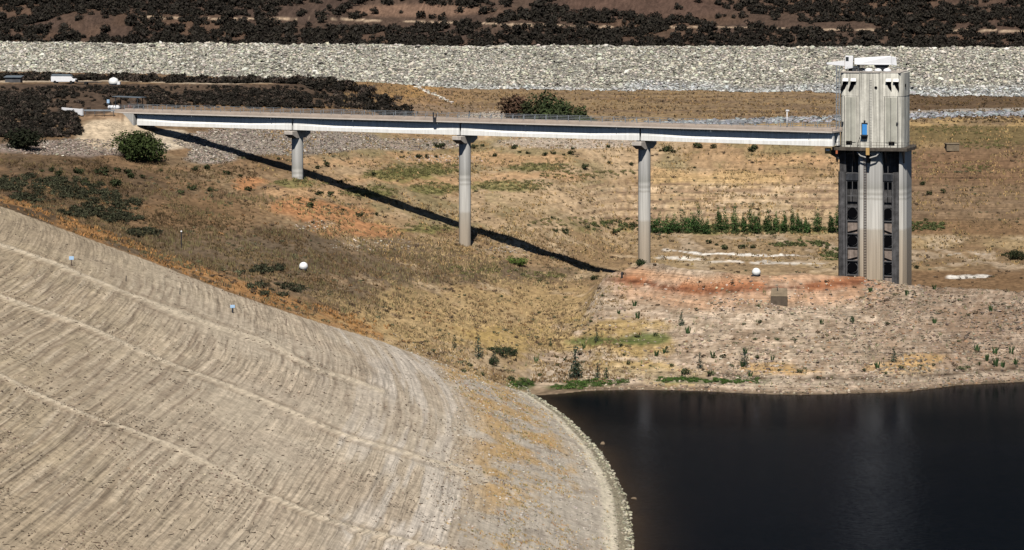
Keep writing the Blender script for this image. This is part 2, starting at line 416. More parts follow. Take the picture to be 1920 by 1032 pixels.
    nput(gr*sst(.45, .6, nB)*.6, (.44, .38, .30))
    nput(gr*sst(.55, .68, nC_)*.6, (.26, .22, .18))
    gg = (1-sst(16, 21, DD+(nA-.5)*8))*sst(5, 8, DD+(nA-.5)*4)
    nput(gg*sst(.42, .58, nB)*.75, (.42, .27, .115))
    nput((1-sst(2.8, 3.6, DD+(nB-.5)*1.2))*sst(1.5, 2.0, DD+(nB-.5)*.6), (.55, .49, .38))
    nput(1-sst(1.5, 2.0, DD+(nB-.5)*.6), (.24, .21, .15))
    nput(1-sst(.2, .6, DD), (.10, .085, .06))
    # general grain
    C *= np.where(NEAR, .86+.28*nE, .68+.64*nE)[..., None]*np.where(NEAR, .92+.16*nC_, .78+.44*nC_)[..., None]
    strata = N*(.25*sst(1.5, 4, DD)+.5*sst(14, 24, DD+(nB-.5)*8))*(.45+.9*sst(.38, .62, nA))+bank*.9+np.maximum(slope_r()*.9, (~NEAR)*(YY < 700)*(ZZ > 5)*.42)*(1-bank)
    return np.concatenate([np.clip(C, .005, .9), np.clip(strata, 0, 1)[..., None].astype(np.float32)], -1)
def slope_r(): return (~NEAR)*sst(950, 1200, PX)*sst(8.2, 9.5, ZZ)*(1-sst(20, 23, ZZ))*sst(595, 615, YY)
GCOL = paint()

# ------------------------------------------------------------------ mesh helpers
def grid_mesh(name, X, Y, Z, col):
    nr, nc = X.shape
    me = bpy.data.meshes.new(name)
    v = np.stack([X, Y, Z], -1).reshape(-1, 3).astype(np.float32)
    i = np.arange(nr*nc).reshape(nr, nc)
    f = np.stack([i[:-1, :-1], i[:-1, 1:], i[1:, 1:], i[1:, :-1]], -1).reshape(-1, 4)
    return raw_mesh(me, v, f, col, True)
def raw_mesh(me, v, f, col=None, smooth=False, mats=None):
    nv, nf, k = len(v), len(f), f.shape[1]
    me.vertices.add(nv); me.vertices.foreach_set('co', np.ascontiguousarray(v, np.float32).ravel())
    me.loops.add(nf*k); me.loops.foreach_set('vertex_index', np.ascontiguousarray(f, np.int32).ravel())
    me.polygons.add(nf); me.polygons.foreach_set('loop_start', np.arange(0, nf*k, k, dtype=np.int32))
    if smooth: me.polygons.foreach_set('use_smooth', np.ones(nf, bool))
    else: me.polygons.foreach_set('use_smooth', np.zeros(nf, bool))
    if mats is not None: me.polygons.foreach_set('material_index', np.ascontiguousarray(mats, np.int32))
    if col is not None:
        a = me.color_attributes.new('tint', 'FLOAT_COLOR', 'POINT')
        c = np.ones((nv, 4), np.float32); col = np.asarray(col); k4 = col.shape[-1]; c[:, :k4] = col.reshape(-1, k4)
        a.data.foreach_set('color', c.ravel())
    me.update(); me.validate()
    return me
def link(name, me, mat=None, parent=None, loc=None, rz=0.0):
    o = bpy.data.objects.new(name, me); COL.objects.link(o)
    if mat is not None and me is not None and len(me.materials) == 0:
        for m in (mat if isinstance(mat, (list, tuple)) else [mat]): me.materials.append(m)
    if parent is not None: o.parent = parent
    if loc is not None: o.location = loc
    if rz: o.rotation_euler = (0, 0, rz)
    return o
def tag(o, label=None, cat=None, group=None, kind=None):
    if label: o['label'] = label
    if cat: o['category'] = cat
    if group: o['group'] = group
    if kind: o['kind'] = kind
    return o
def thing(name, label, cat, loc=(0, 0, 0), rz=0.0, group=None):
    o = bpy.data.objects.new(name, None); COL.objects.link(o)
    o.location = loc; o.rotation_euler = (0, 0, rz); o.empty_display_size = .5
    return tag(o, label, cat, group)
def copy_tree(o, parent=None):
    c = o.copy(); COL.objects.link(c)
    if parent is not None: c.parent = parent
    for ch in list(o.children): copy_tree(ch, c)
    return c
class MB:
    """collects solids into ONE mesh"""
    def __init__(s): s.bm = bmesh.new()
    def box(s, x0, x1, y0, y1, z0, z1):
        vs = [s.bm.verts.new(p) for p in ((x0,y0,z0),(x1,y0,z0),(x1,y1,z0),(x0,y1,z0),(x0,y0,z1),(x1,y0,z1),(x1,y1,z1),(x0,y1,z1))]
        for f in ((3,2,1,0),(4,5,6,7),(0,1,5,4),(1,2,6,5),(2,3,7,6),(3,0,4,7)): s.bm.faces.new([vs[i] for i in f])
        return s
    def hexa(s, pts):
        vs = [s.bm.verts.new(p) for p in pts]
        for f in ((3,2,1,0),(4,5,6,7),(0,1,5,4),(1,2,6,5),(2,3,7,6),(3,0,4,7)): s.bm.faces.new([vs[i] for i in f])
        return s
    def prism(s, poly, z0, z1, axis='z', top=None):
        """polygon swept along an axis; top = other outline at the far end"""
        top = top or poly
        def P(p, h): return {'z': (p[0], p[1], h), 'y': (p[0], h, p[1]), 'x': (h, p[0], p[1])}[axis]
        a = [s.bm.verts.new(P(p, z0)) for p in poly]; b = [s.bm.verts.new(P(p, z1)) for p in top]
        n = len(a)
        s.bm.faces.new(a[::-1]); s.bm.faces.new(b)
        for i in range(n): s.bm.faces.new((a[i], a[(i+1) % n], b[(i+1) % n], b[i]))
        return s
    def tube(s, p0, p1, r0, r1=None, n=10):
        r1 = r0 if r1 is None else r1
        p0 = Vector(p0); p1 = Vector(p1); d = (p1-p0).normalized()
        u = d.orthogonal().normalized(); v = d.cross(u)
        a = []; b = []
        for i in range(n):
            t = 2*math.pi*i/n; e = u*math.cos(t)+v*math.sin(t)
            a.append(s.bm.verts.new(p0+e*r0)); b.append(s.bm.verts.new(p1+e*r1))
        s.bm.faces.new(a[::-1]); s.bm.faces.new(b)
        for i in range(n): s.bm.faces.new((a[i], a[(i+1) % n], b[(i+1) % n], b[i]))
        return s
    def ball(s, c, r, sx=1, sy=1, sz=1, u=24, v=14):
        m = Matrix.Translation(c) @ Matrix.Diagonal((r*sx, r*sy, r*sz, 1))
        bmesh.ops.create_uvsphere(s.bm, u_segments=u, v_segments=v, radius=1, matrix=m); return s
    def lathe(s, prof, c=(0, 0, 0), n=24):
        rings = []
        for r, z in prof:
            rings.append([s.bm.verts.new((c[0]+r*math.cos(2*math.pi*i/n), c[1]+r*math.sin(2*math.pi*i/n), c[2]+z)) for i in range(n)])
        for a, b in zip(rings[:-1], rings[1:]):
            for i in range(n): s.bm.faces.new((a[i], a[(i+1) % n], b[(i+1) % n], b[i]))
        s.bm.faces.new(rings[0][::-1]); s.bm.faces.new(rings[-1]); return s
    def done(s, name, mat, parent=None, bevel=0.0, smooth=False, loc=None, rz=0):
        bmesh.ops.recalc_face_normals(s.bm, faces=s.bm.faces[:])
        if bevel: bmesh.ops.bevel(s.bm, geom=s.bm.edges[:], offset=bevel, segments=1, affect='EDGES', clamp_overlap=True)
        me = bpy.data.meshes.new(name); s.bm.to_mesh(me); s.bm.free()
        if smooth:
            for p in me.polygons: p.use_smooth = True
        return link(name, me, mat, parent, loc, rz)

# ------------------------------------------------------------------ materials
def mat(name, base=(.5, .5, .5), rough=.85, attr=None, var=.25, scale=1.0, bump=.0, bscale=3.0, spec=.25, metal=0.0, streak=0.0, objvar=0.0, layered=False):
    m = bpy.data.materials.new(name); m.use_nodes = True
    t = m.node_tree; N = t.nodes; L = t.links
    b = N['Principled BSDF']; b.inputs['Roughness'].default_value = rough; b.inputs['Specular IOR Level'].default_value = spec
    b.inputs['Metallic'].default_value = metal
    geo = N.new('ShaderNodeNewGeometry')
    if attr:
        a = N.new('ShaderNodeAttribute'); a.attribute_name = attr; src = a.outputs['Color']
    else:
        c = N.new('ShaderNodeRGB'); c.outputs[0].default_value = (*base, 1); src = c.outputs[0]
    def noise(sc, det=4, sx=(1, 1, 1), rg=.55):
        mp = N.new('ShaderNodeMapping'); mp.inputs['Scale'].default_value = sx
        L.new(geo.outputs['Position'], mp.inputs['Vector'])
        n = N.new('ShaderNodeTexNoise'); n.inputs['Scale'].default_value = sc; n.inputs['Detail'].default_value = det; n.inputs['Roughness'].default_value = rg
        L.new(mp.outputs[0], n.inputs['Vector']); return n.outputs['Fac']
    def mulr(src, fac, lo, hi, a=.3, c=.7):
        r = N.new('ShaderNodeMapRange'); r.inputs[1].default_value = a; r.inputs[2].default_value = c; r.inputs[3].default_value = lo; r.inputs[4].default_value = hi
        L.new(fac, r.inputs[0])
        x = N.new('ShaderNodeVectorMath'); x.operation = 'SCALE'
        L.new(src, x.inputs[0]); L.new(r.outputs[0], x.inputs['Scale']); return x.outputs[0]
    if var:
        src = mulr(src, noise(scale), 1-var, 1+var)
        src = mulr(src, noise(scale*6), 1-var*.5, 1+var*.5)
    if streak:
        src = mulr(src, noise(1.0, 3, (2.2, 2.2, .06)), 1-streak, 1+streak*.5, .35, .65)
    if objvar:
        oi = N.new('ShaderNodeObjectInfo'); src = mulr(src, oi.outputs['Random'], 1-objvar, 1+objvar, 0, 1)
    if layered:
        # thin shore lines: noise stretched along the contours, only where the ground carries them
        st = mulr(src, noise(1.0, 6, (.085, .05, 10.5), .64), .62, 1.24, .35, .62)
        mx = N.new('ShaderNodeMix'); mx.data_type = 'RGBA'
        L.new(a.outputs['Alpha'], mx.inputs[0]); L.new(src, mx.inputs[6]); L.new(st, mx.inputs[7]); src = mx.outputs[2]
        # specks of drift and small stones, gathered in patches
        pt = N.new('ShaderNodeMapRange'); pt.inputs[1].default_value = .46; pt.inputs[2].default_value = .66; pt.inputs[3].default_value = .72; pt.inputs[4].default_value = .545
        L.new(noise(.13, 3), pt.inputs[0])
        gt = N.new('ShaderNodeMath'); gt.operation = 'SUBTRACT'; L.new(noise(3.2, 3, (1, .6, 1)), gt.inputs[0]); L.new(pt.outputs[0], gt.inputs[1])
        src = mulr(src, gt.outputs[0], 1.0, .38, 0.0, .05)
    L.new(src, b.inputs['Base Color'])
    if bump:
        bp = N.new('ShaderNodeBump'); bp.inputs['Strength'].default_value = bump; bp.inputs['Distance'].default_value = .25
        L.new(noise(bscale, 6, (1, 1, 1), .65), bp.inputs['Height']); L.new(bp.outputs[0], b.inputs['Normal'])
    return m
M_GROUND = mat('soil', attr='tint', layered=True, var=.2, scale=1.4, bump=.55, bscale=1.3, spec=.1, rough=.95)
M_ROCK = mat('stone', attr='tint', var=.15, scale=1.5, spec=.2, rough=.9)
M_LEAF = mat('leaves', attr='tint', var=.2, scale=1.0, spec=.15, rough=.8, objvar=.22)
M_GRASS = mat('dry_blades', attr='tint', var=.1, scale=.3, spec=.1, rough=.9)
M_BARK = mat('bark', (.12, .085, .06), var=.3, scale=3)
M_WHITEC = mat('pale_concrete', (.87, .86, .83), var=.06, scale=.8, streak=.12)
M_DECK = mat('deck_concrete', (.44, .36, .30), var=.14, scale=.6)
M_EDGE = mat('edge_concrete', (.60, .53, .47), var=.1, scale=.8)
M_CAP = mat('cap_concrete', (.50, .45, .40), var=.15, scale=1.2, streak=.1)
M_ABUT = mat('abutment_concrete', (.43, .42, .40), var=.15, scale=.8, streak=.15)
M_TOWER = mat('tower_concrete', (.66, .635, .56), var=.16, scale=.6, streak=.42)
M_TOWER2 = mat('panel_concrete', (.45, .44, .38), var=.12, scale=.5, streak=.2)
M_DARKM = mat('dark_steel', (.035, .038, .045), var=.4, scale=1.2, rough=.6, streak=.3)
M_BAY = mat('weathered_bay', (.072, .070, .072), var=.45, scale=.9, streak=.6)
M_PLAT = mat('stained_platform', (.085, .072, .06), var=.35, scale=1.2, streak=.2)
M_FRAME = mat('grey_steel', (.095, .094, .098), var=.25, scale=1.5, rough=.6)
M_PANEL = mat('rusty_plate', (.25, .20, .17), var=.3, scale=1.2, streak=.3)
M_BLACK = mat('black_void_and_shadow', (.004, .004, .005), var=.0, spec=0.0, rough=1.0)
M_WPAINT = mat('white_paint', (.80, .80, .82), var=.05, scale=1.5, rough=.5)
M_GALV = mat('galvanised_steel', (.30, .33, .36), var=.15, scale=2, rough=.5, metal=.3)
M_BLUE = mat('blue_paint', (.06, .28, .68), var=.08, scale=2, rough=.5)
M_ROOFM = mat('roof_metal', (.16, .19, .22), var=.12, scale=1, rough=.45, metal=.2)
M_ORANGE = mat('orange_paint', (.42, .13, .06), var=.1)
M_YELLOW = mat('ochre_paint', (.50, .32, .12), var=.1)
M_BUOY = mat('buoy_plastic', (.82, .82, .80), var=.10, scale=1.6, rough=.5)
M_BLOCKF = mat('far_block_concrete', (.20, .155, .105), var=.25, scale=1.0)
M_BLOCK = mat('shaded_block_concrete', (.105, .08, .058), var=.22, scale=1.3, streak=.1)  # dark brown, with the shade of the block's front in the colour
M_LADDER = mat('rusty_ladder', (.10, .065, .055), var=.2)
M_SIGN = mat('sign_face', (.42, .60, .82), var=.03)
M_RUBBER = mat('tyre_rubber', (.02, .02, .02), var=.1)
M_GLASS = mat('dark_glass', (.02, .025, .03), var=0, rough=.15, spec=.6)

def banded(name, tone=1.0):
    """concrete that stood in the lake: stains follow the old water lines"""
    m = bpy.data.materials.new(name); m.use_nodes = True
    t = m.node_tree; N = t.nodes; L = t.links; b = N['Principled BSDF']; b.inputs['Roughness'].default_value = .88; b.inputs['Specular IOR Level'].default_value = .2
    geo = N.new('ShaderNodeNewGeometry'); sp = N.new('ShaderNodeSeparateXYZ'); L.new(geo.outputs['Position'], sp.inputs[0])
    n = N.new('ShaderNodeTexNoise'); n.inputs['Scale'].default_value = .9; n.inputs['Detail'].default_value = 4; L.new(geo.outputs['Position'], n.inputs['Vector'])
    ad = N.new('ShaderNodeMath'); ad.operation = 'MULTIPLY_ADD'; ad.inputs[1].default_value = .5; L.new(n.outputs[0], ad.inputs[0]); L.new(sp.outputs[2], ad.inputs[2])
    mr = N.new('ShaderNodeMapRange'); mr.inputs[1].default_value = 4; mr.inputs[2].default_value = 36; L.new(ad.outputs[0], mr.inputs[0])
    cr = N.new('ShaderNodeValToRGB'); L.new(mr.outputs[0], cr.inputs[0])
    def zz(z): return (z-4)/32
    stops = [(4, (.42, .32, .23)), (10, (.43, .35, .26)), (16, (.46, .39, .31)), (19, (.48, .43, .36)), (19.5, (.60, .57, .52)), (24.6, (.60, .58, .54)),
             (24.9, (.44, .42, .38)), (25.3, (.62, .60, .56)), (25.8, (.40, .385, .35)), (26.3, (.56, .54, .50)), (26.9, (.37, .36, .33)), (28.5, (.43, .42, .40)), (33, (.50, .49, .475))]
    e = cr.color_ramp.elements
    e[0].position = zz(stops[0][0]); e[0].color = (*[c*tone for c in stops[0][1]], 1)
    e[1].position = zz(stops[-1][0]); e[1].color = (*[c*tone for c in stops[-1][1]], 1)
    for z, c in stops[1:-1]:
        k = e.new(zz(z)); k.color = (*[q*tone for q in c], 1)
    mp = N.new('ShaderNodeMapping'); mp.inputs['Scale'].default_value = (2.5, 2.5, .08); L.new(geo.outputs['Position'], mp.inputs['Vector'])
    n2 = N.new('ShaderNodeTexNoise'); n2.inputs['Scale'].default_value = 1.0; L.new(mp.outputs[0], n2.inputs['Vector'])
    r = N.new('ShaderNodeMapRange'); r.inputs[1].default_value = .35; r.inputs[2].default_value = .65; r.inputs[3].default_value = .82; r.inputs[4].default_value = 1.1; L.new(n2.outputs[0], r.inputs[0])
    x = N.new('ShaderNodeVectorMath'); x.operation = 'SCALE'; L.new(cr.outputs[0], x.inputs[0]); L.new(r.outputs[0], x.inputs['Scale'])
    L.new(x.outputs[0], b.inputs['Base Color'])
    return m
M_PIER = banded('stained_concrete')

# ------------------------------------------------------------------ ground and water
g = link('ground', grid_mesh('ground', XX, YY, ZZ, GCOL), M_GROUND); tag(g, kind='structure')
def water_mat():
    m = bpy.data.materials.new('lake_water'); m.use_nodes = True
    t = m.node_tree; N = t.nodes; L = t.links; b = N['Principled BSDF']
    b.inputs['Base Color'].default_value = (.0018, .0025, .005, 1); b.inputs['Specular IOR Level'].default_value = 0; b.inputs['Roughness'].default_value = 1.0
    geo = N.new('ShaderNodeNewGeometry'); mp = N.new('ShaderNodeMapping'); mp.inputs['Scale'].default_value = (.5, 1.2, 1); L.new(geo.outputs['Position'], mp.inputs['Vector'])
    n = N.new('ShaderNodeTexNoise'); n.inputs['Scale'].default_value = 1.6; n.inputs['Detail'].default_value = 3; L.new(mp.outputs[0], n.inputs['Vector'])
    n2 = N.new('ShaderNodeTexNoise'); n2.inputs['Scale'].default_value = .03; L.new(geo.outputs['Position'], n2.inputs['Vector'])
    mu = N.new('ShaderNodeMath'); mu.operation = 'MULTIPLY'; L.new(n.outputs[0], mu.inputs[0]); L.new(n2.outputs[0], mu.inputs[1])
    bp = N.new('ShaderNodeBump'); bp.inputs['Strength'].default_value = .5; bp.inputs['Distance'].default_value = .2
    L.new(mu.outputs[0], bp.inputs['Height'])
    gl = N.new('ShaderNodeBsdfGlossy'); gl.inputs['Color'].default_value = (.27, .30, .36, 1); L.new(bp.outputs[0], gl.inputs['Normal'])
    # the middle of the lake is ruffled by wind, the lee under the far bank is calm
    sp = N.new('ShaderNodeSeparateXYZ'); L.new(geo.outputs['Position'], sp.inputs[0])
    rg = N.new('ShaderNodeMapRange'); rg.inputs[1].default_value = 384; rg.inputs[2].default_value = 412; rg.inputs[3].default_value = .17; rg.inputs[4].default_value = .12
    wv = N.new('ShaderNodeMath'); wv.operation = 'MULTIPLY_ADD'; wv.inputs[1].default_value = 20; L.new(n2.outputs[0], wv.inputs[0]); L.new(sp.outputs[1], wv.inputs[2])
    L.new(wv.outputs[0], rg.inputs[0]); L.new(rg.outputs[0], gl.inputs['Roughness'])
    rs = N.new('ShaderNodeMapRange'); rs.inputs[1].default_value = 386; rs.inputs[2].default_value = 406; rs.inputs[3].default_value = .9; rs.inputs[4].default_value = .22
    L.new(wv.outputs[0], rs.inputs[0]); L.new(rs.outputs[0], bp.inputs['Strength'])
    at_ = N.new('ShaderNodeAttribute'); at_.attribute_name = 'tint'; L.new(at_.outputs['Color'], b.inputs['Base Color'])
    fr = N.new('ShaderNodeFresnel'); fr.inputs[0].default_value = 1.33
    mx = N.new('ShaderNodeMixShader'); L.new(fr.outputs[0], mx.inputs[0]); L.new(b.outputs[0], mx.inputs[1]); L.new(gl.outputs[0], mx.inputs[2])
    L.new(mx.outputs[0], N['Material Output'].inputs[0])
    return m
M_WATER = water_mat()
wX, wY = np.meshgrid(np.arange(-40, 331, 1.25), np.arange(75, 481, 1.5))
dep = -hz(wX, wY)+(fbm(wX/6, wY/9, 205, 3)-.5)*.8
sh_ = np.exp(-np.clip(dep, 0, 9)/.75)[..., None]        # the brown bed shows through the shallows
tag(link('water', grid_mesh('water', wX, wY, wX*0, np.array((.0010, .0026, .0056))*(1-sh_)+np.array((.045, .030, .019))*sh_), M_WATER), kind='structure')
# ------------------------------------------------------------------ the bridge
P0 = Vector((-80, 575, 0)); P1 = Vector((61, 500, 0))
BL = (P1-P0).length; BA = math.atan2(-75, 141); BU = (P1-P0)/BL
def bpt(s, y=0, z=0):
    n = Vector((-BU.y, BU.x, 0)); return P0+BU*s+n*y+Vector((0, 0, z))
bridge = thing('footbridge', 'long white girder bridge with beige deck on three round concrete piers', 'bridge', P0, BA)
def build_bridge():
    m = MB(); m.box(-6, BL, -2.75, 2.75, 37.12, 37.40)
    m.done('deck_slab', M_EDGE, bridge, bevel=.03)
    for sy in (-1, 1):
        y0, y1 = sorted((sy*2.68, sy*2.35))
        MB().box(-6, BL, y0, y1, 37.403, 37.98).done('kerb', M_DECK, bridge, bevel=.03)
    MB().box(-6, BL, -2.34, 2.34, 37.403, 37.44).done('roadway', M_DECK, bridge)
    for sy in (-1, 1):
        m = MB(); n = int(BL/2.4)
        for k in range(n+1):
            s = -5+k*(BL+4.5)/n
            m.box(s-.05, s+.05, sy*2.51-.05, sy*2.51+.05, 37.98, 38.86)
        for z in (38.25, 38.55, 38.86): m.tube((-5, sy*2.51, z), (BL-.4, sy*2.51, z), .035, n=6)
        m.done('railing', M_GALV, bridge)
    SP = BL/4
    def section(t):
        # t 0 at the end of a beam, 1 in mid span: half widths of a bulb girder
        wv = .18+.27*(1-t)
        return [(.48, 34.62), (.48, 35.35+.25*(1-t)), (wv, 35.75+.1*(1-t)), (wv, 36.75), (.42, 36.95), (.42, 37.118)]
    for k in range(4):
        for yc in (-1.45, 1.45):
            bm = bmesh.new(); rings = []
            a = k*SP+.2 if k else .35; b = (k+1)*SP-.2
            for s in np.concatenate([[a, a+1.2], np.linspace(a+4.5, b-4.5, 6), [b-1.2, b]]):
                dend = min(s-a, b-s); t = sst(1.2, 11.0, dend)
                sec = section(float(t)); pts = [(-hw, z) for hw, z in sec]+[(hw, z) for hw, z in sec[::-1]]
                rings.append([bm.verts.new((s, yc+y, z)) for y, z in pts])
            for r0, r1 in zip(rings[:-1], rings[1:]):
                n = len(r0)
                for i in range(n): bm.faces.new((r0[i], r1[i], r1[(i+1) % n], r0[(i+1) % n]))
            bm.faces.new(rings[0]); bm.faces.new(rings[-1][::-1])
            mm = MB(); mm.bm.free(); mm.bm = bm
            mm.done('girder', M_WHITEC, bridge)
    # abutment with its slanting wing wall
    m = MB(); m.box(-3.2, .05, -2.5, 2.5, 33.2, 37.115)
    m.prism([(-.02, 34.3), (-.02, 37.11), (-7.5, 37.11), (-6.0, 36.6)], -2.72, -2.42, 'y')
    m.prism([(-.02, 34.3), (-.02, 37.11), (-7.5, 37.11), (-6.0, 36.6)], 2.42, 2.72, 'y')
    m.done('abutment', M_ABUT, bridge, bevel=.03)
    for k in (1, 2, 3):
        s = k*SP
        x, y, _ = bpt(s)
        zb = float(hz(x, y))-1.5
        pr = thing('pier', None, None); pr.parent = bridge; pr.location = (s, 0, 0)
        bm = MB(); n = 40; rings = []
        for z in np.linspace(zb, 33.0, 30):
            rr = 1.2+.0*z
            rings.append([bm.bm.verts.new((rr*math.cos(2*math.pi*i/n), rr*math.sin(2*math.pi*i/n), z)) for i in range(n)])
        for a, b in zip(rings[:-1], rings[1:]):
            for i in range(n): bm.bm.faces.new((a[i], a[(i+1) % n], b[(i+1) % n], b[i]))
        bm.done('pier_column', M_PIER, pr, smooth=True)
        prof = [(-3.55, 33.7), (-1.8, 32.9), (1.8, 32.9), (3.55, 33.7), (3.55, 34.42), (-3.55, 34.42)]
        MB().prism(prof, -1.0, 1.0, 'x').done('pier_cap', M_CAP, pr, bevel=.04)
        for yc in (-1.45, 1.45):
            for xo in (-.55, .55): MB().box(xo-.3, xo+.3, yc-.35, yc+.35, 34.422, 34.617).done('bearing', M_FRAME, pr)
    # drains hanging below the edge
    for s in np.arange(12, BL-5, 20): MB().tube((s+3, -2.6, 37.1), (s+3, -2.6, 36.7), .05, n=6).done('drain_pipe', M_GALV, bridge)
build_bridge()
def on_bridge(px):
    m = (px-960)/FOC
    s = (m*P0.y-P0.x)/(BU.x-m*BU.y); return s
# dark gauge box strapped to the railing
b = thing('gauge_box', 'black gauge box strapped to the near railing beside the middle pier', 'box', bpt(on_bridge(828), -2.78), BA)
MB().box(-.32, .32, -.22, .08, 37.0, 38.1).done('housing', M_DARKM, b, bevel=.04)
MB().box(-.45, -.2, -.1, .04, 38.1, 39.1).box(.25, .4, -.1, .04, 38.1, 38.9).done('bracket', M_DARKM, b)
b = thing('light_pole', 'slim white light pole standing on the bridge near the tower', 'pole', bpt(on_bridge(1468), 2.05, 37.44), BA)
MB().tube((0, 0, 0), (0, 0, 3.3), .11, .08, 12).done('pole', M_WPAINT, b, smooth=True)
MB().box(-.2, .32, -.16, .16, 3.3, 3.62).tube((.3, 0, 3.45), (.45, 0, 3.45), .13, .15, 12).done('lamp_head', M_WPAINT, b, bevel=.02)

# ------------------------------------------------------------------ the intake tower
TR = R(-17); TF = Vector((67.2, 500, 0)); TC = TF+Vector((.292, .956, 0))*5.6
tower = thing('intake_tower', 'tall pale concrete intake tower with dark gate bays at the end of the bridge', 'tower', TC, TR)
def build_tower():
    T = tower
    # upper shaft: bays on both sides of a faceted pilaster
    body = [(-5.55, -4.75), (-5.1, -5.0), (-2.4, -5.0), (-2.4, -5.2), (5.0, -5.0), (5.55, -4.5), (6.0, -3.4), (6.15, 0), (6.0, 3.4), (4.9, 5.4), (-4.9, 5.4), (-5.9, 3.4), (-5.9, -4.0)]
    body[3:4] = []
    MB().prism(body, 34.32, 43.9, 'z').done('upper_shaft', M_TOWER, T)
    top = [(p[0]*1.006, p[1]*1.008-.0) for p in body]
    MB().prism(top, 43.93, 48.3, 'z').done('upper_shaft_header', M_TOWER, T)
    MB().prism([(-2.3, -4.9), (-2.05, -5.75), (-1.4, -5.95), (.35, -5.98), (1.55, -5.62), (2.3, -5.0)], 34.32, 48.36, 'z').done('pilaster', M_TOWER, T)
    MB().prism([(-2.15, -5.03), (-1.95, -5.9), (-1.35, -6.1), (.4, -6.12), (1.6, -5.75), (2.2, -5.03)], 48.362, 48.55, 'z').box(-5.6, -2.2, -5.2, 5.3, 48.305, 48.5).box(2.25, 5.6, -5.1, 5.3, 48.305, 48.5).done('roof_slab', M_CAP, T)
    for x0, x1 in ((-4.75, -2.85), (2.75, 4.85)):
        MB().box(x0, x1, -5.09, -4.9, 35.2, 43.7).done('wall_panel', M_TOWER2, T)
    for x in (-5.0, -3.75, -2.62, 2.55, 3.75, 5.02):
        MB().box(x-.045, x+.045, -5.15, -4.9, 34.5, 43.85 if abs(x) > 4 or abs(x) < 3 else 43.6).done('wall_rib', M_FRAME, T)
    # hoods and their slanted shadows, set on the wall as black prisms
    for x, dx in ((-4.75, -.75), (-3.25, -.75), (3.35, .55), (4.75, .5)):
        h = MB(); h.hexa([(x-.55, -5.6, 46.65), (x+.55, -5.6, 46.65), (x+.55, -5.0, 46.65), (x-.55, -5.0, 46.65), (x-.5, -5.35, 47.25), (x+.5, -5.35, 47.25), (x+.5, -5.0, 47.25), (x-.5, -5.0, 47.25)])
        h.done('vent_hood', M_WHITEC, T, bevel=.04)
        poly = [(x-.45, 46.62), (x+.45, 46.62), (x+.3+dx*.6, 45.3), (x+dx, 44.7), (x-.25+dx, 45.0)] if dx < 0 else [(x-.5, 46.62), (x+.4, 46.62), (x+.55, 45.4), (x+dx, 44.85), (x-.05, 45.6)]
        MB().prism(poly, -5.14, -4.95, 'y').done('hood_shadow', M_BLACK, T)
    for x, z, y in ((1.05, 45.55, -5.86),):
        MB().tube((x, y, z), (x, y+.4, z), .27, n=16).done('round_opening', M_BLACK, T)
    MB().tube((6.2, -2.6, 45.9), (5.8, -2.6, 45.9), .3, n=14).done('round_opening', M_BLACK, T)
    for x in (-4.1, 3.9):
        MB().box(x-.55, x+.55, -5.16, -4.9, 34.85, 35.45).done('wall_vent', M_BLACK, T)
    for x in (-5.35, 4.95):
        MB().box(x-.16, x+.16, -5.35, -4.85, 38.7, 39.05).done('wall_lamp', M_DARKM, T)
    # the blue door with its landing
    d = MB().box(-1.46, -.58, -6.06, -5.9, 36.72, 38.75).done('door', M_BLUE, T)
    MB().box(-1.6, -.44, -6.12, -5.93, 38.752, 38.95).box(-1.6, -1.465, -6.1, -5.93, 36.72, 38.75).done('door_frame', M_DARKM, d)
    MB().box(-1.7, -.4, -6.75, -5.95, 36.5, 36.7).done('door_landing', M_DARKM, T)
    MB().prism([(-1.6, 36.5), (-.5, 36.5), (-.55, 35.8), (-1.45, 35.8)], -6.3, -5.97, 'y').done('landing_bracket', M_DARKM, T)
    MB().box(-1.15, -.85, -6.35, -5.9, 39.2, 39.4).done('door_lamp', M_DARKM, T)
    MB().tube((-1.9, -6.0, 36.3), (-2.35, -5.6, 35.2), .04, n=6).tube((-2.35, -5.6, 35.2), (-2.45, -5.4, 34.4), .04, n=6).done('cable', M_DARKM, T)
    m = MB()
    for k in range(42): m.box(-.1, .32, -6.06, -6.03, 34.6+k*.3, 34.64+k*.3)
    m.box(-.13, -.09, -6.08, -5.98, 34.4, 47.3).box(.32, .36, -6.08, -5.98, 34.4, 47.3)
    m.done('ladder', M_ABUT, T)
    for x, y in ((-2.3, -1.5), (-.75, -3.2), (.85, -1.8), (2.75, -3.0)):
        MB().lathe([(.78, 0), (.78, .12), (.62, .42), (.34, .58), (.05, .63)], (x, y, 48.5), 20).done('vent_dome', M_WPAINT, T, smooth=True)
    for xs in ((-5.4, -4.4, -3.4, -2.4), (3.4, 4.6, 5.4)):
        m = MB()
        for x in xs: m.tube((x, -5.0, 48.5), (x, -5.0, 49.35), .03, n=5)
        m.tube((xs[0], -5, 49.35), (xs[-1], -5, 49.35), .03, n=5).done('roof_railing', M_GALV, T)
    # lattice ladder mast at the bridge corner
    m = MB(); zs = np.arange(34.4, 49.4, .75)
    for x in (-6.55, -6.0):
        for y in (-5.2, -4.7): m.tube((x, y, 34.3), (x, y, 49.6), .055, n=5)
    for k, z in enumerate(zs):
        m.tube((-6.55, -5.2, z), (-6.0, -5.2, z+.7 if k % 2 else z), .035, n=4).tube((-6.55, -5.2, z), (-6.0, -5.2, z), .03, n=4)
        m.tube((-6.55, -4.7, z), (-6.0, -4.7, z+.7), .035, n=4)
    m.done('ladder_mast', M_GALV, T)
    # service platform and what hangs below it
    pl = [(-7.1, -6.5), (-2.6, -7.2), (2.4, -7.2), (7.0, -6.5), (7.6, 0), (6.9, 6.4), (-6.9, 6.4), (-7.1, 0)]
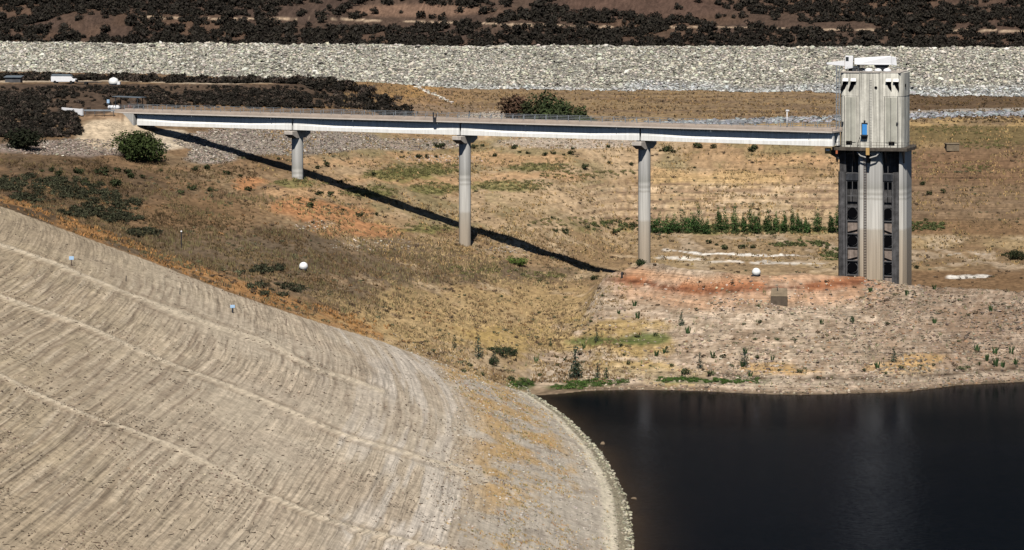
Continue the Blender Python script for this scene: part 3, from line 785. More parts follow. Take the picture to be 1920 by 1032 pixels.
    MB().prism(pl, 33.72, 34.3, 'z').done('platform', M_PLAT, T, bevel=.04)
    m = MB()
    for (xa, ya), (xb, yb) in zip(pl[:5], pl[1:5]):
        if xa == -7.1: pass
        n = 5
        for k in range(n+1): m.tube((xa+(xb-xa)*k/n, ya+(yb-ya)*k/n+.1, 34.3), (xa+(xb-xa)*k/n, ya+(yb-ya)*k/n+.1, 35.35), .03, n=5)
        for z in (34.8, 35.35): m.tube((xa, ya+.1, z), (xb, yb+.1, z), .025, n=5)
    m.done('platform_railing', M_PLAT, T)
    for x0 in (-6.4, -3.1, 2.9, 6.2):
        MB().prism([(-4.9, 31.4), (-4.9, 33.71), (-6.6, 33.71)], x0-.15, x0+.15, 'x').done('platform_bracket', M_DARKM, T)
    MB().prism([(-5.9, 31.9), (-5.9, 33.71), (-8.6, 33.71), (-8.4, 33.4)], -5.6, -5.2, 'y').done('platform_bracket', M_DARKM, T)
    MB().prism([(-.55, 33.0), (.1, 33.0), (.1, 34.35), (-.55, 34.35)], -7.42, -7.1, 'y').done('beam_end', M_YELLOW, T)
    MB().prism([(-.5, 31.5), (.05, 31.5), (.1, 33.0), (-.55, 33.0)], -7.1, -5.4, 'y').done('hanger', M_BLACK, T)
    m = MB()
    for s in (-1, 1):
        m.tube((s*2.1-.2, -6.6, 33.5), (s*1.5-.2, -6.7, 32.8), .13, n=8).tube((s*1.5-.2, -6.7, 32.8), (-.2, -6.8, 32.35), .13, n=8)
    m.done('brace_pipe', M_ABUT, T)
    m = MB().box(-8.3, -7.2, -7.4, -6.6, 33.1, 34.15)
    m.done('hanging_tray', M_YELLOW, T, bevel=.04)
    MB().box(-8.12, -7.38, -7.45, -7.38, 33.62, 34.0).done('tray_panel', M_WPAINT, T)
    MB().box(-6.3, -5.95, -7.0, -6.7, 33.1, 33.72).done('red_box', M_ORANGE, T)
    # lower shaft
    MB().prism([(-2.35, -3.6), (-2.35, -5.0), (-1.95, -5.55), (1.8, -5.55), (2.2, -5.0), (2.2, -3.6)], 2.5, 33.7, 'z').done('lower_pilaster', M_PIER, T)
    MB().prism([(-6.0, -3.5), (6.0, -3.5), (6.2, 3.5), (5, 5.5), (-5, 5.5), (-6.2, 3.5)], 2.5, 33.7, 'z').done('lower_shaft', M_BAY, T)
    MB().prism([(-6.25, -3.45), (-6.25, -4.6), (-6.0, -5.0), (-4.9, -5.0), (-4.75, -4.6), (-4.75, -3.45)], 2.5, 29.6, 'z').done('side_pier', M_BAY, T)
    MB().prism([(-6.0, -3.45), (-6.0, -4.7), (-4.75, -4.7), (-4.75, -3.45)], 29.602, 33.7, 'z').done('side_pier', M_BAY, T)
    MB().prism([(4.1, -3.45), (4.1, -4.9), (5.25, -4.9), (5.25, -3.45)], 2.5, 29.6, 'z').done('side_pier', M_BAY, T)
    MB().prism([(5.26, -3.3), (5.26, -4.75), (5.9, -4.5), (6.45, -3.2), (6.45, 3), (5.3, 3)], 2.5, 33.7, 'z').done('corner_wall', M_PIER, T)
    # gate bays
    for xa, xb in ((-4.72, -2.38), (2.23, 4.08)):
        fr = MB()
        for x in (xa+.08, xb-.08): fr.box(x-.1, x+.1, -4.75, -4.45, 3, 29.4)
        xm = (xa+xb)/2
        for z in (33.0, 29.4, 27.9, 25.1, 23.15, 20.45, 17.95, 15.35, 12.9, 10.25, 7.8): fr.box(xa+.19, xb-.19, -4.72, -4.5, z-.09, z+.09)
        fr.box(xm-.06, xm+.06, -4.7, -4.5, 25.2, 33.6)
        fo = fr.done('gate_frame', M_FRAME, T)
        MB().box(xa+.02, xb-.02, -4.9, -4.45, 28.05, 29.25).done('gate_hoist', M_DARKM, fo)
        for zc in (21.75, 16.6, 11.5, 6.4):
            hw = (xb-xa)/2-.25
            MB().box(xm-hw, xm+hw, -4.45, -3.55, zc-3.75, zc-1.42).done('gate_leaf', M_PANEL, fo)
            MB().box(xm-hw, xm+hw, -4.1, -3.55, zc-1.2, zc+1.25).done('port_plate', M_BAY, fo)
            a = MB().tube((xm, -4.42, zc+.1), (xm, -3.6, zc+.1), 1.02, n=28).done('port', M_FRAME, fo)
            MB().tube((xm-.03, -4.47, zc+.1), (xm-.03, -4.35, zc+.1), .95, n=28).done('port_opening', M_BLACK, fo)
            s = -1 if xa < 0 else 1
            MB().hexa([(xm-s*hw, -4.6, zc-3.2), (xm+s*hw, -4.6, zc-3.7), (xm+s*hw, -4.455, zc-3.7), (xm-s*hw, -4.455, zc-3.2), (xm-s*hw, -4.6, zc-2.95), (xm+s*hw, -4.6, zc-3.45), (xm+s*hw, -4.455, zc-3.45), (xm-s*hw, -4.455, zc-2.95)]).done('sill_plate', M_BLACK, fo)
    m = MB()
    for k in range(95): m.box(-1.25, -.75, -5.66, -5.6, 3.5+k*.3, 3.56+k*.3)
    m.box(-1.29, -1.23, -5.68, -5.56, 3, 32.3).box(-.77, -.71, -5.68, -5.56, 3, 32.3)
    m.done('ladder', M_LADDER, T)
build_tower()
# crane on the tower's roof
crane = thing('gantry_crane', 'white jib crane with machinery house on the roof of the intake tower', 'crane', TC+Vector((0, 0, 48.5)), TR+R(9))
def build_crane():
    K = crane
    MB().hexa([(-3.9, -2.6, 1.25), (3.0, -2.6, 1.25), (3.0, -.4, 1.25), (-3.9, -.4, 1.25), (-3.9, -2.3, 2.45), (3.0, -2.6, 2.9), (3.0, -.4, 2.9), (-3.9, -.6, 2.45)]).box(-3.6, 3.1, -2.72, -2.6, 1.2, 1.45).done('machinery_house', M_WPAINT, K, bevel=.05)
    MB().hexa([(3.02, -2.5, 1.25), (4.1, -2.0, 1.0), (4.1, -.6, 1.0), (3.02, -.5, 1.25), (3.02, -2.5, 2.8), (3.9, -2.0, 2.6), (3.9, -.6, 2.6), (3.02, -.5, 2.8)]).done('counterweight', M_WPAINT, K, bevel=.05)
    c = MB().hexa([(-5.7, -2.8, .35), (-4.2, -2.8, .6), (-4.2, -1.0, .6), (-5.7, -1.0, .35), (-5.6, -2.8, 2.9), (-4.1, -2.8, 2.9), (-4.1, -1.0, 2.9), (-5.6, -1.0, 2.9)]).done('cab', M_WPAINT, K, bevel=.05)
    MB().box(-5.5, -4.95, -2.86, -2.78, 1.95, 2.7).done('window', M_GLASS, c)
    MB().hexa([(-9.1, -2.2, 1.25), (-5.72, -2.4, .95), (-5.72, -1.4, .95), (-9.1, -1.6, 1.25), (-9.1, -2.2, 1.6), (-5.72, -2.4, 2.0), (-5.72, -1.4, 2.0), (-9.1, -1.6, 1.6)]).done('boom', M_WPAINT, K, bevel=.03)
    MB().tube((-9.0, -1.9, 1.2), (-9.0, -1.9, .1), .06, n=6).box(-9.2, -8.8, -2.05, -1.75, 1.25, 1.75).tube((-7.3, -1.9, 1.0), (-7.3, -1.9, .7), .12, n=8).done('hook', M_FRAME, K)
    MB().hexa([(.6, -2.2, 0), (1.9, -2.2, 0), (1.9, -.8, 0), (.6, -.8, 0), (-.2, -2.4, 1.24), (2.7, -2.4, 1.24), (2.7, -.6, 1.24), (-.2, -.6, 1.24)]).done('pedestal', M_DARKM, K)
    m = MB().box(-5.0, -3.5, -2.3, -1.2, .0, .55).tube((-4.7, -1.7, .75), (-3.3, -1.7, .75), .32, n=12).box(-3.4, -2.9, -2.2, -1.2, 0, 1.24).tube((-4.4, -2.2, 0), (-3.2, -2.2, 1.2), .09, n=6).box(-2.9, -2.3, -2, -1.5, 0, .5)
    m.done('winch', M_DARKM, K, bevel=.02)
build_crane()

# ------------------------------------------------------------------ approach: shelter, barrier, road furniture
def hill_pt(px, py): return Vector(at(px, py))
def world(px, Y, z): return Vector(((px-960)/FOC*Y, Y, z))
ab = world(243, 581, 37.36)
sh = thing('roofed_shelter', 'open shelter with flat metal roof on posts at the left bridge head', 'shelter', ab, BA+R(14))
MB().prism([(-3.4, 3.05), (3.2, 2.85), (3.2, 2.95), (-3.4, 3.15)], -1.7, 1.9, 'y').done('roof', M_ROOFM, sh)
for x in (-2.7, 2.4):
    for y in (-1.4, 1.6): MB().box(x-.09, x+.09, y-.09, y+.09, 0, 2.9).done('post', M_DARKM, sh)
MB().tube((-2.7, -1.4, .1), (2.4, -1.4, 2.7), .04, n=5).tube((-2.7, 1.6, 2.6), (2.4, 1.6, .1), .04, n=5).box(-2.6, 2.3, -1.43, -1.37, .9, .98).done('bracing', M_FRAME, sh)
o = thing('pump_tank', 'white horizontal tank with dark bands beside the roofed shelter', 'tank', world(213, 578.4, 37.42), BA)
MB().tube((-1.0, 0, .75), (1.1, 0, .75), .48, n=18).ball((-1.0, 0, .75), .48).ball((1.1, 0, .75), .48).done('vessel', M_WPAINT, o, smooth=True)
MB().tube((.1, 0, .75), (.28, 0, .75), .5, n=18).tube((.65, 0, .75), (.8, 0, .75), .5, n=18).done('band', M_DARKM, o)
MB().box(-.7, -.5, -.3, .3, 0, .35).box(.6, .8, -.3, .3, 0, .35).done('saddle', M_FRAME, o)
o = thing('meter_box', 'small pale grey box on a post above the white tank', 'box', world(203, 579, 37.36), BA)
MB().box(-.3, .3, -.15, .15, 1.7, 2.5).done('cabinet', M_SIGN, o, bevel=.03); MB().tube((0, 0, 0), (0, 0, 1.7), .05, n=8).done('post', M_GALV, o)
o = thing('control_cabinet', 'small orange cabinet standing under the roofed shelter', 'cabinet', world(243, 580.4, 37.4), BA)
MB().box(-.3, .3, -.25, .25, .15, 1.1).done('cabinet', M_ORANGE, o, bevel=.03); MB().box(-.24, -.18, -.2, .2, 0, .15).box(.18, .24, -.2, .2, 0, .15).done('leg', M_DARKM, o)
o = thing('motor_scooter', 'dark machine with handlebars parked under the shelter roof', 'machine', world(256, 580, 37.4), BA+R(20))
MB().box(-.6, .5, -.25, .25, .3, .75).tube((.45, 0, .3), (.75, 0, 1.2), .05, n=6).box(.68, .78, -.35, .35, 1.15, 1.22).done('body', M_DARKM, o, bevel=.03)
for x in (-.55, .62): MB().tube((x, -.08, .28), (x, .08, .28), .28, n=16).done('wheel', M_RUBBER, o)
# white barrier along the road and a grey guard rail continuing it
def along(pa, pb, name, label, cat, mk):
    a = Vector(pa); b = Vector(pb); o = thing(name, label, cat, a, math.atan2(b.y-a.y, b.x-a.x)); mk(o, (b-a).length); return o
ra = Vector((-97.5, 574.8, 37.2)); rb = Vector((-92.6, 572.2, 37.0)); rc = Vector((-82.5, 573.2, 37.2))
def mk_bar(o, L):
    MB().hexa([(0, -.3, -.6), (L, -.3, -.6), (L, .3, -.6), (0, .3, -.6), (0, -.1, .95), (L, -.1, .75), (L, .1, .75), (0, .1, .95)]).done('wall', M_WPAINT, o, bevel=.03)
ba = Vector(at(116, 197)); bb = Vector(at(152, 206))
bar = thing('concrete_barrier', 'short bright white barrier wall tapering along the approach road', 'barrier', (0, 0, 0))
a = Vector((-.1688*577, 577, 37.2)); b2 = Vector((-.1616*573, 573, 37.0))
bar.location = a; bar.rotation_euler = (0, 0, math.atan2(b2.y-a.y, b2.x-a.x)); Lb = (b2-a).length
MB().hexa([(0, -.12, .6), (Lb, -.12, -.4), (Lb, .2, -.4), (0, .2, .6), (0, -.12, 1.05), (Lb, -.12, .88), (Lb, .2, .88), (0, .2, 1.05)]).done('wall', M_WPAINT, bar, bevel=.02)
MB().box(Lb+.02, Lb+.42, -.2, .3, -.5, .95).done('end_post', M_WPAINT, bar, bevel=.02)
c0 = Vector((-.1605*573, 573, 37.3)); c1 = Vector((-.149*572.5, 572.5, 37.3))
gr_ = along(c0, c1, 'guard_rail', 'grey steel guard rail between the white barrier and the shelter', 'guard rail', lambda o, L: (
    MB().box(0, L, -.05, .05, .35, .7).done('rail', M_GALV, o),
    [MB().box(x-.07, x+.07, .06, .2, -.4, .7).done('post', M_FRAME, o) for x in np.linspace(.3, L-.3, 4)]))
# parked things on the track above
def on(px, Y, dz=0): x = (px-960)/FOC*Y; return Vector((x, Y, float(hz(x, Y))+dz))
v = thing('parked_van', 'long white van with dark roof parked on the track at upper left', 'van', on(120, 646), R(-6))
MB().prism([(-3.0, .45), (2.2, .45), (3.0, .55), (3.05, 1.1), (2.45, 1.25), (2.0, 1.75), (-3.0, 1.75)], -.95, .95, 'y').done('body', M_WPAINT, v, bevel=.06)
MB().prism([(-2.95, 1.76), (2.0, 1.76), (1.7, 2.25), (-2.8, 2.3)], -.9, .9, 'y').done('roof', M_ROOFM, v, bevel=.05)
MB().prism([(2.06, 1.72), (2.5, 1.24), (2.62, 1.24), (2.2, 1.72)], -.8, .8, 'y').done('windscreen', M_GLASS, v)
for x in (-2.0, 2.0):
    for y in (-.96, .76): MB().tube((x, y, .38), (x, y+.2, .38), .38, n=18).done('wheel', M_RUBBER, v)
t = thing('flatbed_trailer', 'low dark flatbed trailer parked between the van and the white tank', 'trailer', on(164, 645), R(-4))
MB().box(-2.6, 2.4, -.9, .9, .6, .75).box(-2.6, -2.5, -.9, .9, .75, 1.3).done('bed', M_DARKM, t); MB().tube((2.4, 0, .6), (3.4, 0, .5), .06, n=6).done('drawbar', M_FRAME, t)
for y in (-.9, .7): MB().tube((-.3, y, .35), (-.3, y+.2, .35), .35, n=16).done('wheel', M_RUBBER, t)
t = thing('storage_tank', 'white rounded storage tank beside the track at upper left', 'tank', on(213, 648), R(-8))
MB().lathe([(1.05, 0), (1.2, .4), (1.2, .95), (.95, 1.4), (.5, 1.65), (.1, 1.7)], (0, 0, 0), 24).done('vessel', M_BUOY, t, smooth=True)
MB().box(.9, 1.7, -.5, .4, 0, .75).done('pump_housing', M_WPAINT, t, bevel=.05); MB().tube((0, 0, 1.68), (0, 0, 1.8), .3, n=14).done('lid', M_WPAINT, t)
t = thing('low_shed', 'low grey roofed shed half hidden in scrub at far upper left', 'shed', on(26, 652), R(-5))
MB().box(-1.9, 1.9, -1.0, 1.0, 0, 1.5).done('wall', M_FRAME, t); MB().prism([(-1.35, 1.4), (1.35, 1.75), (1.35, 1.85), (-1.35, 1.5)], -2.2, 2.2, 'x').done('roof', M_ROOFM, t)
# mooring buoys stranded on the dry ground
def buoy(px, py, label, tilt):
    x, y, z = at(px, py)
    o = thing('mooring_buoy', label, 'buoy', (x, y, z), R(tilt), 'white mooring buoys stranded on the dry lake bed')
    r = .80*y/490
    MB().ball((0, 0, r*.92), r, u=36, v=20).done('float', M_BUOY, o, smooth=True)
    MB().tube((-r*.55, -r*.45, .28), (-r*1.05, -r*.62, .12), .12, n=8).tube((-r*1.05, -r*.8, .12), (-r*1.05, -r*.4, .12), .16, n=8).done('mooring_eye', M_DARKM, o)
    m = MB(); m.lathe([(r*1.005, r*.86), (r*1.02, r*.92), (r*1.005, r*.98)], (0, 0, 0), 30); m.done('seam', M_BUOY, o, smooth=True)
buoy(569, 509, 'round white buoy lying in brown thatch left of the middle pier', 80)
buoy(1418, 520, 'round white buoy lying on the red bank above the concrete block', 0)
# concrete blocks
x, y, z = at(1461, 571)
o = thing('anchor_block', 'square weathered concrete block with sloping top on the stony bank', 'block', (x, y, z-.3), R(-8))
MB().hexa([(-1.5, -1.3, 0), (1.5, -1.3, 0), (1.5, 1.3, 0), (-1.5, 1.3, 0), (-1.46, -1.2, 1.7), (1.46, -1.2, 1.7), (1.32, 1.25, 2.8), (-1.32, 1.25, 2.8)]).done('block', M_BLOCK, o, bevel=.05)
MB().hexa([(-1.5, -1.25, 1.705), (1.5, -1.25, 1.705), (1.36, 1.25, 2.805), (-1.36, 1.25, 2.805), (-1.46, -1.2, 1.79), (1.46, -1.2, 1.79), (1.32, 1.22, 2.89), (-1.32, 1.22, 2.89)]).done('sunlit_top', M_BLOCKF, o)  # paler than the body: sunlight on the slope put into the colour
MB().tube((-.2, .3, 2.2), (-.38, .25, 3.15), .07, n=6).done('anchor_bar', M_DARKM, o)
x, y, z = at(1785, 283)
o = thing('anchor_block', 'far grey concrete block on the grassy slope right of the tower', 'block', (x, y, z-.3), R(4))
MB().box(-1.6, 1.6, -1.1, 1.1, 0, 1.7).done('block', M_BLOCKF, o, bevel=.06); MB().box(-1.75, 1.75, -1.25, 1.25, 1.702, 1.95).done('cap', M_BLOCKF, o, bevel=.05)
# small square signs on posts, on the near slope
for px, py, hgt, lab in ((134, 499, 1.15, 'pale blue square sign on a thin post, higher left on the slope'), (436, 588, 1.0, 'pale blue square sign on a dark post, mid slope near the ridge')):
    x, y, z = at(px, py)
    o = thing('marker_sign', lab, 'sign', (x, y, z), R(6), 'pale blue marker signs on the bare slope')
    MB().tube((0, 0, -.2), (0, 0, hgt*.7), .06 if px < 200 else .12, n=8).done('post', M_DARKM if px > 200 else M_LADDER, o)
    MB().box(-.32, .32, -.04, .04, hgt*.7, hgt*1.12).done('panel', M_SIGN, o, bevel=.01)
for k, (px, py, hgt, lab) in enumerate(((337, 554, .9, 'thin dark stake on the bare slope between the two blue signs'), (536, 611, 1.0, 'thin rusty stake on the bare slope near the pale chalky belt'), (236, 529, .8, 'thin dark stake on the bare slope beside the uppermost trail'), (1166, 524, 1.1, 'short dark pipe post at the left end of the red bank'), (880, 220, 1.7, 'dark post on the gravel behind the middle of the bridge'), (340, 466, 2.6, 'dark post with white cap in the brown thatch behind the slope'))):
    x, y, z = at(px, py)
    o = thing('stake', lab, 'stake', (x, y, z), R(k*20), 'stakes and posts')
    MB().tube((0, 0, -.3), (.06, 0, hgt), .07 if k < 3 else .2 if k < 5 else .1, .05 if k < 3 else .17 if k < 5 else .09, n=8).done('post', M_LADDER if k == 1 else M_DARKM, o)
    if k == 5: MB().ball((0.05, 0, hgt+.1), .16).done('cap', M_WPAINT, o, smooth=True)
# ------------------------------------------------------------------ stones
def icosa():
    p = (1+5**.5)/2
    v = np.array([(-1,p,0),(1,p,0),(-1,-p,0),(1,-p,0),(0,-1,p),(0,1,p),(0,-1,-p),(0,1,-p),(p,0,-1),(p,0,1),(-p,0,-1),(-p,0,1)], float)
    v /= np.linalg.norm(v[0])
    f = np.array([(0,11,5),(0,5,1),(0,1,7),(0,7,10),(0,10,11),(1,5,9),(5,11,4),(11,10,2),(10,7,6),(7,1,8),(3,9,4),(3,4,2),(3,2,6),(3,6,8),(3,8,9),(4,9,5),(2,4,11),(6,2,10),(8,6,7),(9,8,1)])
    return v, f
IV, IF = icosa()
def rocks(name, P, size, cols, flat=.65, kind='stuff', sink=.25):
    """P: points (n,3); size (n,); cols (n,3)"""
    n = len(P)
    v = IV[None]*(1+.42*(rng.random((n, 12, 1))-.5)*2*.8)
    sc = size[:, None]*np.stack([.75+.6*rng.random(n), .75+.6*rng.random(n), flat*(.6+.7*rng.random(n))], -1)
    v = v*sc[:, None, :]
    a = rng.random(n)*6.283; ca, sa = np.cos(a)[:, None], np.sin(a)[:, None]
    v = np.stack([v[..., 0]*ca-v[..., 1]*sa, v[..., 0]*sa+v[..., 1]*ca, v[..., 2]], -1)
    b = (rng.random(n)-.5)*1.3; cb, sb = np.cos(b)[:, None], np.sin(b)[:, None]
    v = np.stack([v[..., 0], v[..., 1]*cb-v[..., 2]*sb, v[..., 1]*sb+v[..., 2]*cb], -1)
    v += P[:, None, :]+np.array([0, 0, 1.0])*(size*flat*(.5-sink))[:, None, None]
    f = (IF[None]+(np.arange(n)*12)[:, None, None]).reshape(-1, 3)
    c = np.repeat(cols, 12, 0)
    me = bpy.data.meshes.new(name); raw_mesh(me, v.reshape(-1, 3), f, c)
    return tag(link(name, me, M_ROCK), kind=kind)
def shade(base, n, var=.35, hue=.05):
    b = np.array(base)[None]*(1+var*(rng.random((n, 1))*2-1)); return np.clip(b*(1+hue*(rng.random((n, 3))*2-1)), .01, .9)
def pix_pts(n, f):
    """n points of the ground at places of the photo drawn by f(n) -> px, py"""
    px, py = f(n); return at_many(px, py)
def plan_pts(n, x0, x1, y0, y1):
    x = rng.uniform(x0, x1, n); y = rng.uniform(y0, y1, n); return np.stack([x, y, hz(x, y)], -1)
def px_of(P): return 960+FOC*P[:, 0]/P[:, 1]
def py_of(P): return HOR+FOC*(CAM_Z-P[:, 2])/P[:, 1]

# rockfill face of the dam
n = 80000
x = rng.uniform(-235, 235, n); y = rng.uniform(848, 881.5, n); P = np.stack([x, y, hz(x, y)], -1)
s = .17+.34*rng.random(n)**2.2+.35*(rng.random(n) < .03)
c = shade((.43, .405, .335), n, .45, .07)
low = sst(34, 32, P[:, 2]+(fbm(x/25, y/9, 301, 3)-.5)*6)[:, None]*sst(-60, 20, x)[:, None]
c = c*(1-low)+shade((.46, .47, .46), n, .4, .04)*low
dk = rng.random(n) < .2; c[dk] *= .4
wt = rng.random(n) < .07; c[wt] = shade((.66, .64, .57), wt.sum(), .12, .03)
c[:, :] *= (.85+.3*fbm(x/30, y/12, 305, 3))[:, None]
rocks('rockfill', P, s, c)
# rubble below the abutment, beside the bridge and on the mound
def region(cx, cy, rx, ry):
    def f(n):
        a = rng.random(n)*6.283; r = np.sqrt(rng.random(n)); return cx+rx*r*np.cos(a), cy+ry*r*np.sin(a)
    return f
def rubble(name, specs, base, smin=.14, smax=.4, var=.5):
    P = np.concatenate([pix_pts(k, region(*r)) for k, r in specs]); n = len(P)
    s = smin+(smax-smin)*rng.random(n)**2.2
    c = shade(base, n, var, .08); wt = rng.random(n) < .05; c[wt] = shade((.58, .53, .46), wt.sum(), .2, .04)
    dk = rng.random(n) < .18; c[dk] *= .4
    return rocks(name, P, s, c)
rubble('rubble', [(6500, (520, 266, 195, 27)), (1300, (400, 292, 48, 16)), (1200, (770, 272, 95, 11)), (1900, (160, 278, 165, 15))], (.28, .235, .195), .10, .30)
rubble('rubble', [(1100, (1080, 268, 150, 13)), (2400, (925, 226, 72, 14)), (250, (830, 300, 90, 7)), (150, (700, 460, 90, 12)), (120, (960, 470, 50, 6)), (90, (590, 425, 40, 10))], (.42, .36, .29), .09, .27)
# a thin line of pale stones down the dry field
def f(n): t = rng.random(n); return 780+70*t+rng.normal(0, 2, n), 163+32*t+rng.normal(0, .8, n)
P = pix_pts(90, f); rocks('pale_stones', P, .2+.25*rng.random(90), shade((.55, .52, .46), 90, .2))
# blue grey riprap beside the gravel road
def f(n):
    px = rng.uniform(1150, 1960, n); return px, np.interp(px, [1090, 1200, 1330, 1430, 1600, 1760, 1930, 2400], [240, 236, 233, 228, 223, 217, 213, 203])+rng.normal(0, 2.6, n)
P = pix_pts(1800, f); rocks('riprap', P, .3+.5*rng.random(len(P))**2, shade((.26, .27, .285), len(P), .5, .06))
# stony bank on the right
def f(n):
    px = rng.uniform(1080, 2000, n); py = rng.uniform(520, 742, n); return px, py
P = pix_pts(46000, f)
qx, qy = px_of(P), py_of(P)
dens = sst(1180, 1420, qx+(fbm(P[:, 0]/8, P[:, 1]/8, 311, 3)-.5)*240)*(.25+.75*sst(.42, .6, fbm(P[:, 0]/5, P[:, 1]/5, 312, 3)))
dens *= np.where((qx < 1620) & (qy < 560), .12, 1)
dens = np.maximum(dens, .10)
dens = np.where(P[:, 2] < 1.0, np.maximum(dens, .5), dens)
P = P[(rng.random(len(P)) < dens*.62) & (P[:, 2] > .02) & (P[:, 1] < 492)]
n = len(P); s = .07+.24*rng.random(n)**3.0
c = shade((.40, .315, .235), n, .42, .08); wt = rng.random(n) < .06; c[wt] = shade((.54, .46, .37), wt.sum(), .15, .04); c *= (1-.42*sst(1450, 1850, px_of(P)))[:, None]; dd = rng.random(n) < .2; c[dd] *= .45; rd = rng.random(n) < .12; c[rd] = shade((.28, .17, .10), rd.sum(), .3, .06)
rocks('scree', P, s, c)
# stones along the near shore and pale boulders on the water's edge
def shorepts(n, d0, d1, y0=285, y1=424):
    y = rng.uniform(y0, y1, n); x = shore_x(y)-rng.uniform(d0, d1, n); return np.stack([x, y, hz(x, y)], -1)
P = np.concatenate([shorepts(900, -.1, .9), shorepts(700, .8, 2.2), shorepts(350, 2.2, 5), shorepts(2600, 5, 22)])
n = len(P); s = np.concatenate([.07+.19*rng.random(900)**1.8, .06+.13*rng.random(700)**2, .06+.1*rng.random(350), .05+.11*rng.random(2600)**2])
c = np.concatenate([shade((.36, .335, .25), 900, .45, .06), shade((.30, .27, .20), 700, .35, .05), shade((.5, .45, .36), 350, .2), shade((.40, .36, .31), 2600, .45, .05)])
rocks('shore_stones', P, s, c)
# clods and drift on the bare slope
def f(n): return rng.uniform(-40, 960, n), rng.uniform(400, 1060, n)
P = pix_pts(26000, f); q = fbm(P[:, 0]/7, P[:, 1]/9, 321, 4)
keep = (near_h(P[:, 0], P[:, 1])[1] > 12) & (P[:, 1] < 430) & (rng.random(len(P)) < .04+.75*sst(.52, .64, q))
P = P[keep]; n = len(P)
rocks('clods', P, .045+.10*rng.random(n)**2.5, np.where(rng.random((n, 1)) < .7, shade((.17, .125, .09), n, .4), shade((.42, .34, .26), n, .3)), flat=.7)
def driftwood(nn):
    P = pix_pts(nn*3, f); q = fbm(P[:, 0]/9, P[:, 1]/12, 331, 3); P = P[(near_h(P[:, 0], P[:, 1])[1] > 12) & (P[:, 1] < 430) & (rng.random(len(P)) < .2+.8*sst(.45, .6, q))][:nn]
    n = len(P); L = .12+.42*rng.random(n)**2; wd = .015+.03*rng.random(n)
    g0 = hz(P[:, 0]+.3, P[:, 1])-hz(P[:, 0]-.3, P[:, 1]); g1 = hz(P[:, 0], P[:, 1]+.6)-hz(P[:, 0], P[:, 1]-.6)
    a = np.arctan2(g1/1.2, g0/.6)+np.pi/2+rng.normal(0, .35, n)
    dx, dy = np.cos(a), np.sin(a)
    o = np.zeros((n, 6, 3))
    for k, (u, vv, zc) in enumerate(((-1, -1, 0), (-1, 1, 0), (-1, 0, 1.8), (1, -1, 0), (1, 1, 0), (1, 0, 1.8))):
        o[:, k, 0] = P[:, 0]+dx*u*L-dy*vv*wd; o[:, k, 1] = P[:, 1]+dy*u*L+dx*vv*wd; o[:, k, 2] = hz(o[:, k, 0], o[:, k, 1])+zc*wd
    F = np.array([(0, 1, 2), (3, 5, 4), (0, 3, 4), (0, 4, 1), (1, 4, 5), (1, 5, 2), (2, 5, 3), (2, 3, 0)])
    ff = (F[None]+(np.arange(n)*6)[:, None, None]).reshape(-1, 3)
    me = bpy.data.meshes.new('driftwood'); raw_mesh(me, o.reshape(-1, 3), ff, np.repeat(shade((.07, .05, .035), n, .5), 6, 0))
    tag(link('driftwood', me, M_ROCK), kind='stuff')
driftwood(1500)
# the two boulders standing in the shallows
for px, py, r, lab in ((1130, 833, .33, 'small pale boulder in the water, farther one off the near shore'), (1189, 936, .36, 'small tan boulder in the water, nearer one off the near shore')):
    y = CAM_Z*FOC/(py-HOR); x = (px-960)/FOC*y
    o = rocks('boulder', np.array([[x, y, 0.0]]), np.array([r]), np.array([[.2, .15, .1]]), kind='thing')
    o.data.transform(Matrix.Translation((-x, -y, 0))); o.location = (x, y, 0); tag(o, lab, 'boulder', 'boulders standing in the lake')

# ------------------------------------------------------------------ dry grass and stalks
def blades(name, P, h, wdt, cols, nb=5, spread=.35, lean=.35):
    n = len(P); base = np.repeat(P, nb, 0); m = n*nb
    hh = np.repeat(h, nb)*(.55+.6*rng.random(m)); ww = np.repeat(wdt, nb)*(.6+.8*rng.random(m)); sp = np.repeat(np.asarray(h)*spread, nb)
    base = base+np.stack([rng.normal(0, 1, m)*sp, rng.normal(0, 1, m)*sp, np.zeros(m)], -1)
    base[:, 2] = hz(base[:, 0], base[:, 1])-.03
    a = rng.normal(0, .8, m); dx, dy = np.cos(a)*ww, np.sin(a)*ww
    tip = base+np.stack([rng.normal(0, lean, m)*hh, rng.normal(0, lean, m)*hh, hh], -1)
    v = np.stack([base-np.stack([dx, dy, 0*dx], -1), base+np.stack([dx, dy, 0*dx], -1), tip], 1)
    f = np.arange(m*3).reshape(m, 3)
    c = np.repeat(cols, nb, 0)*(.8+.4*rng.random((m, 1))); c = np.repeat(c, 3, 0)
    me = bpy.data.meshes.new(name); raw_mesh(me, v.reshape(-1, 3), f, c)
    return tag(link(name, me, M_GRASS), kind='stuff')
def field(nn, boxpx, dens):
    P = pix_pts(nn, lambda k: (rng.uniform(boxpx[0], boxpx[1], k), rng.uniform(boxpx[2], boxpx[3], k)))
    d = dens(px_of(P), py_of(P), P); return P[rng.random(len(P)) < d]
def k0(P): return np.interp(px_of(P), px_cols, K0Y)
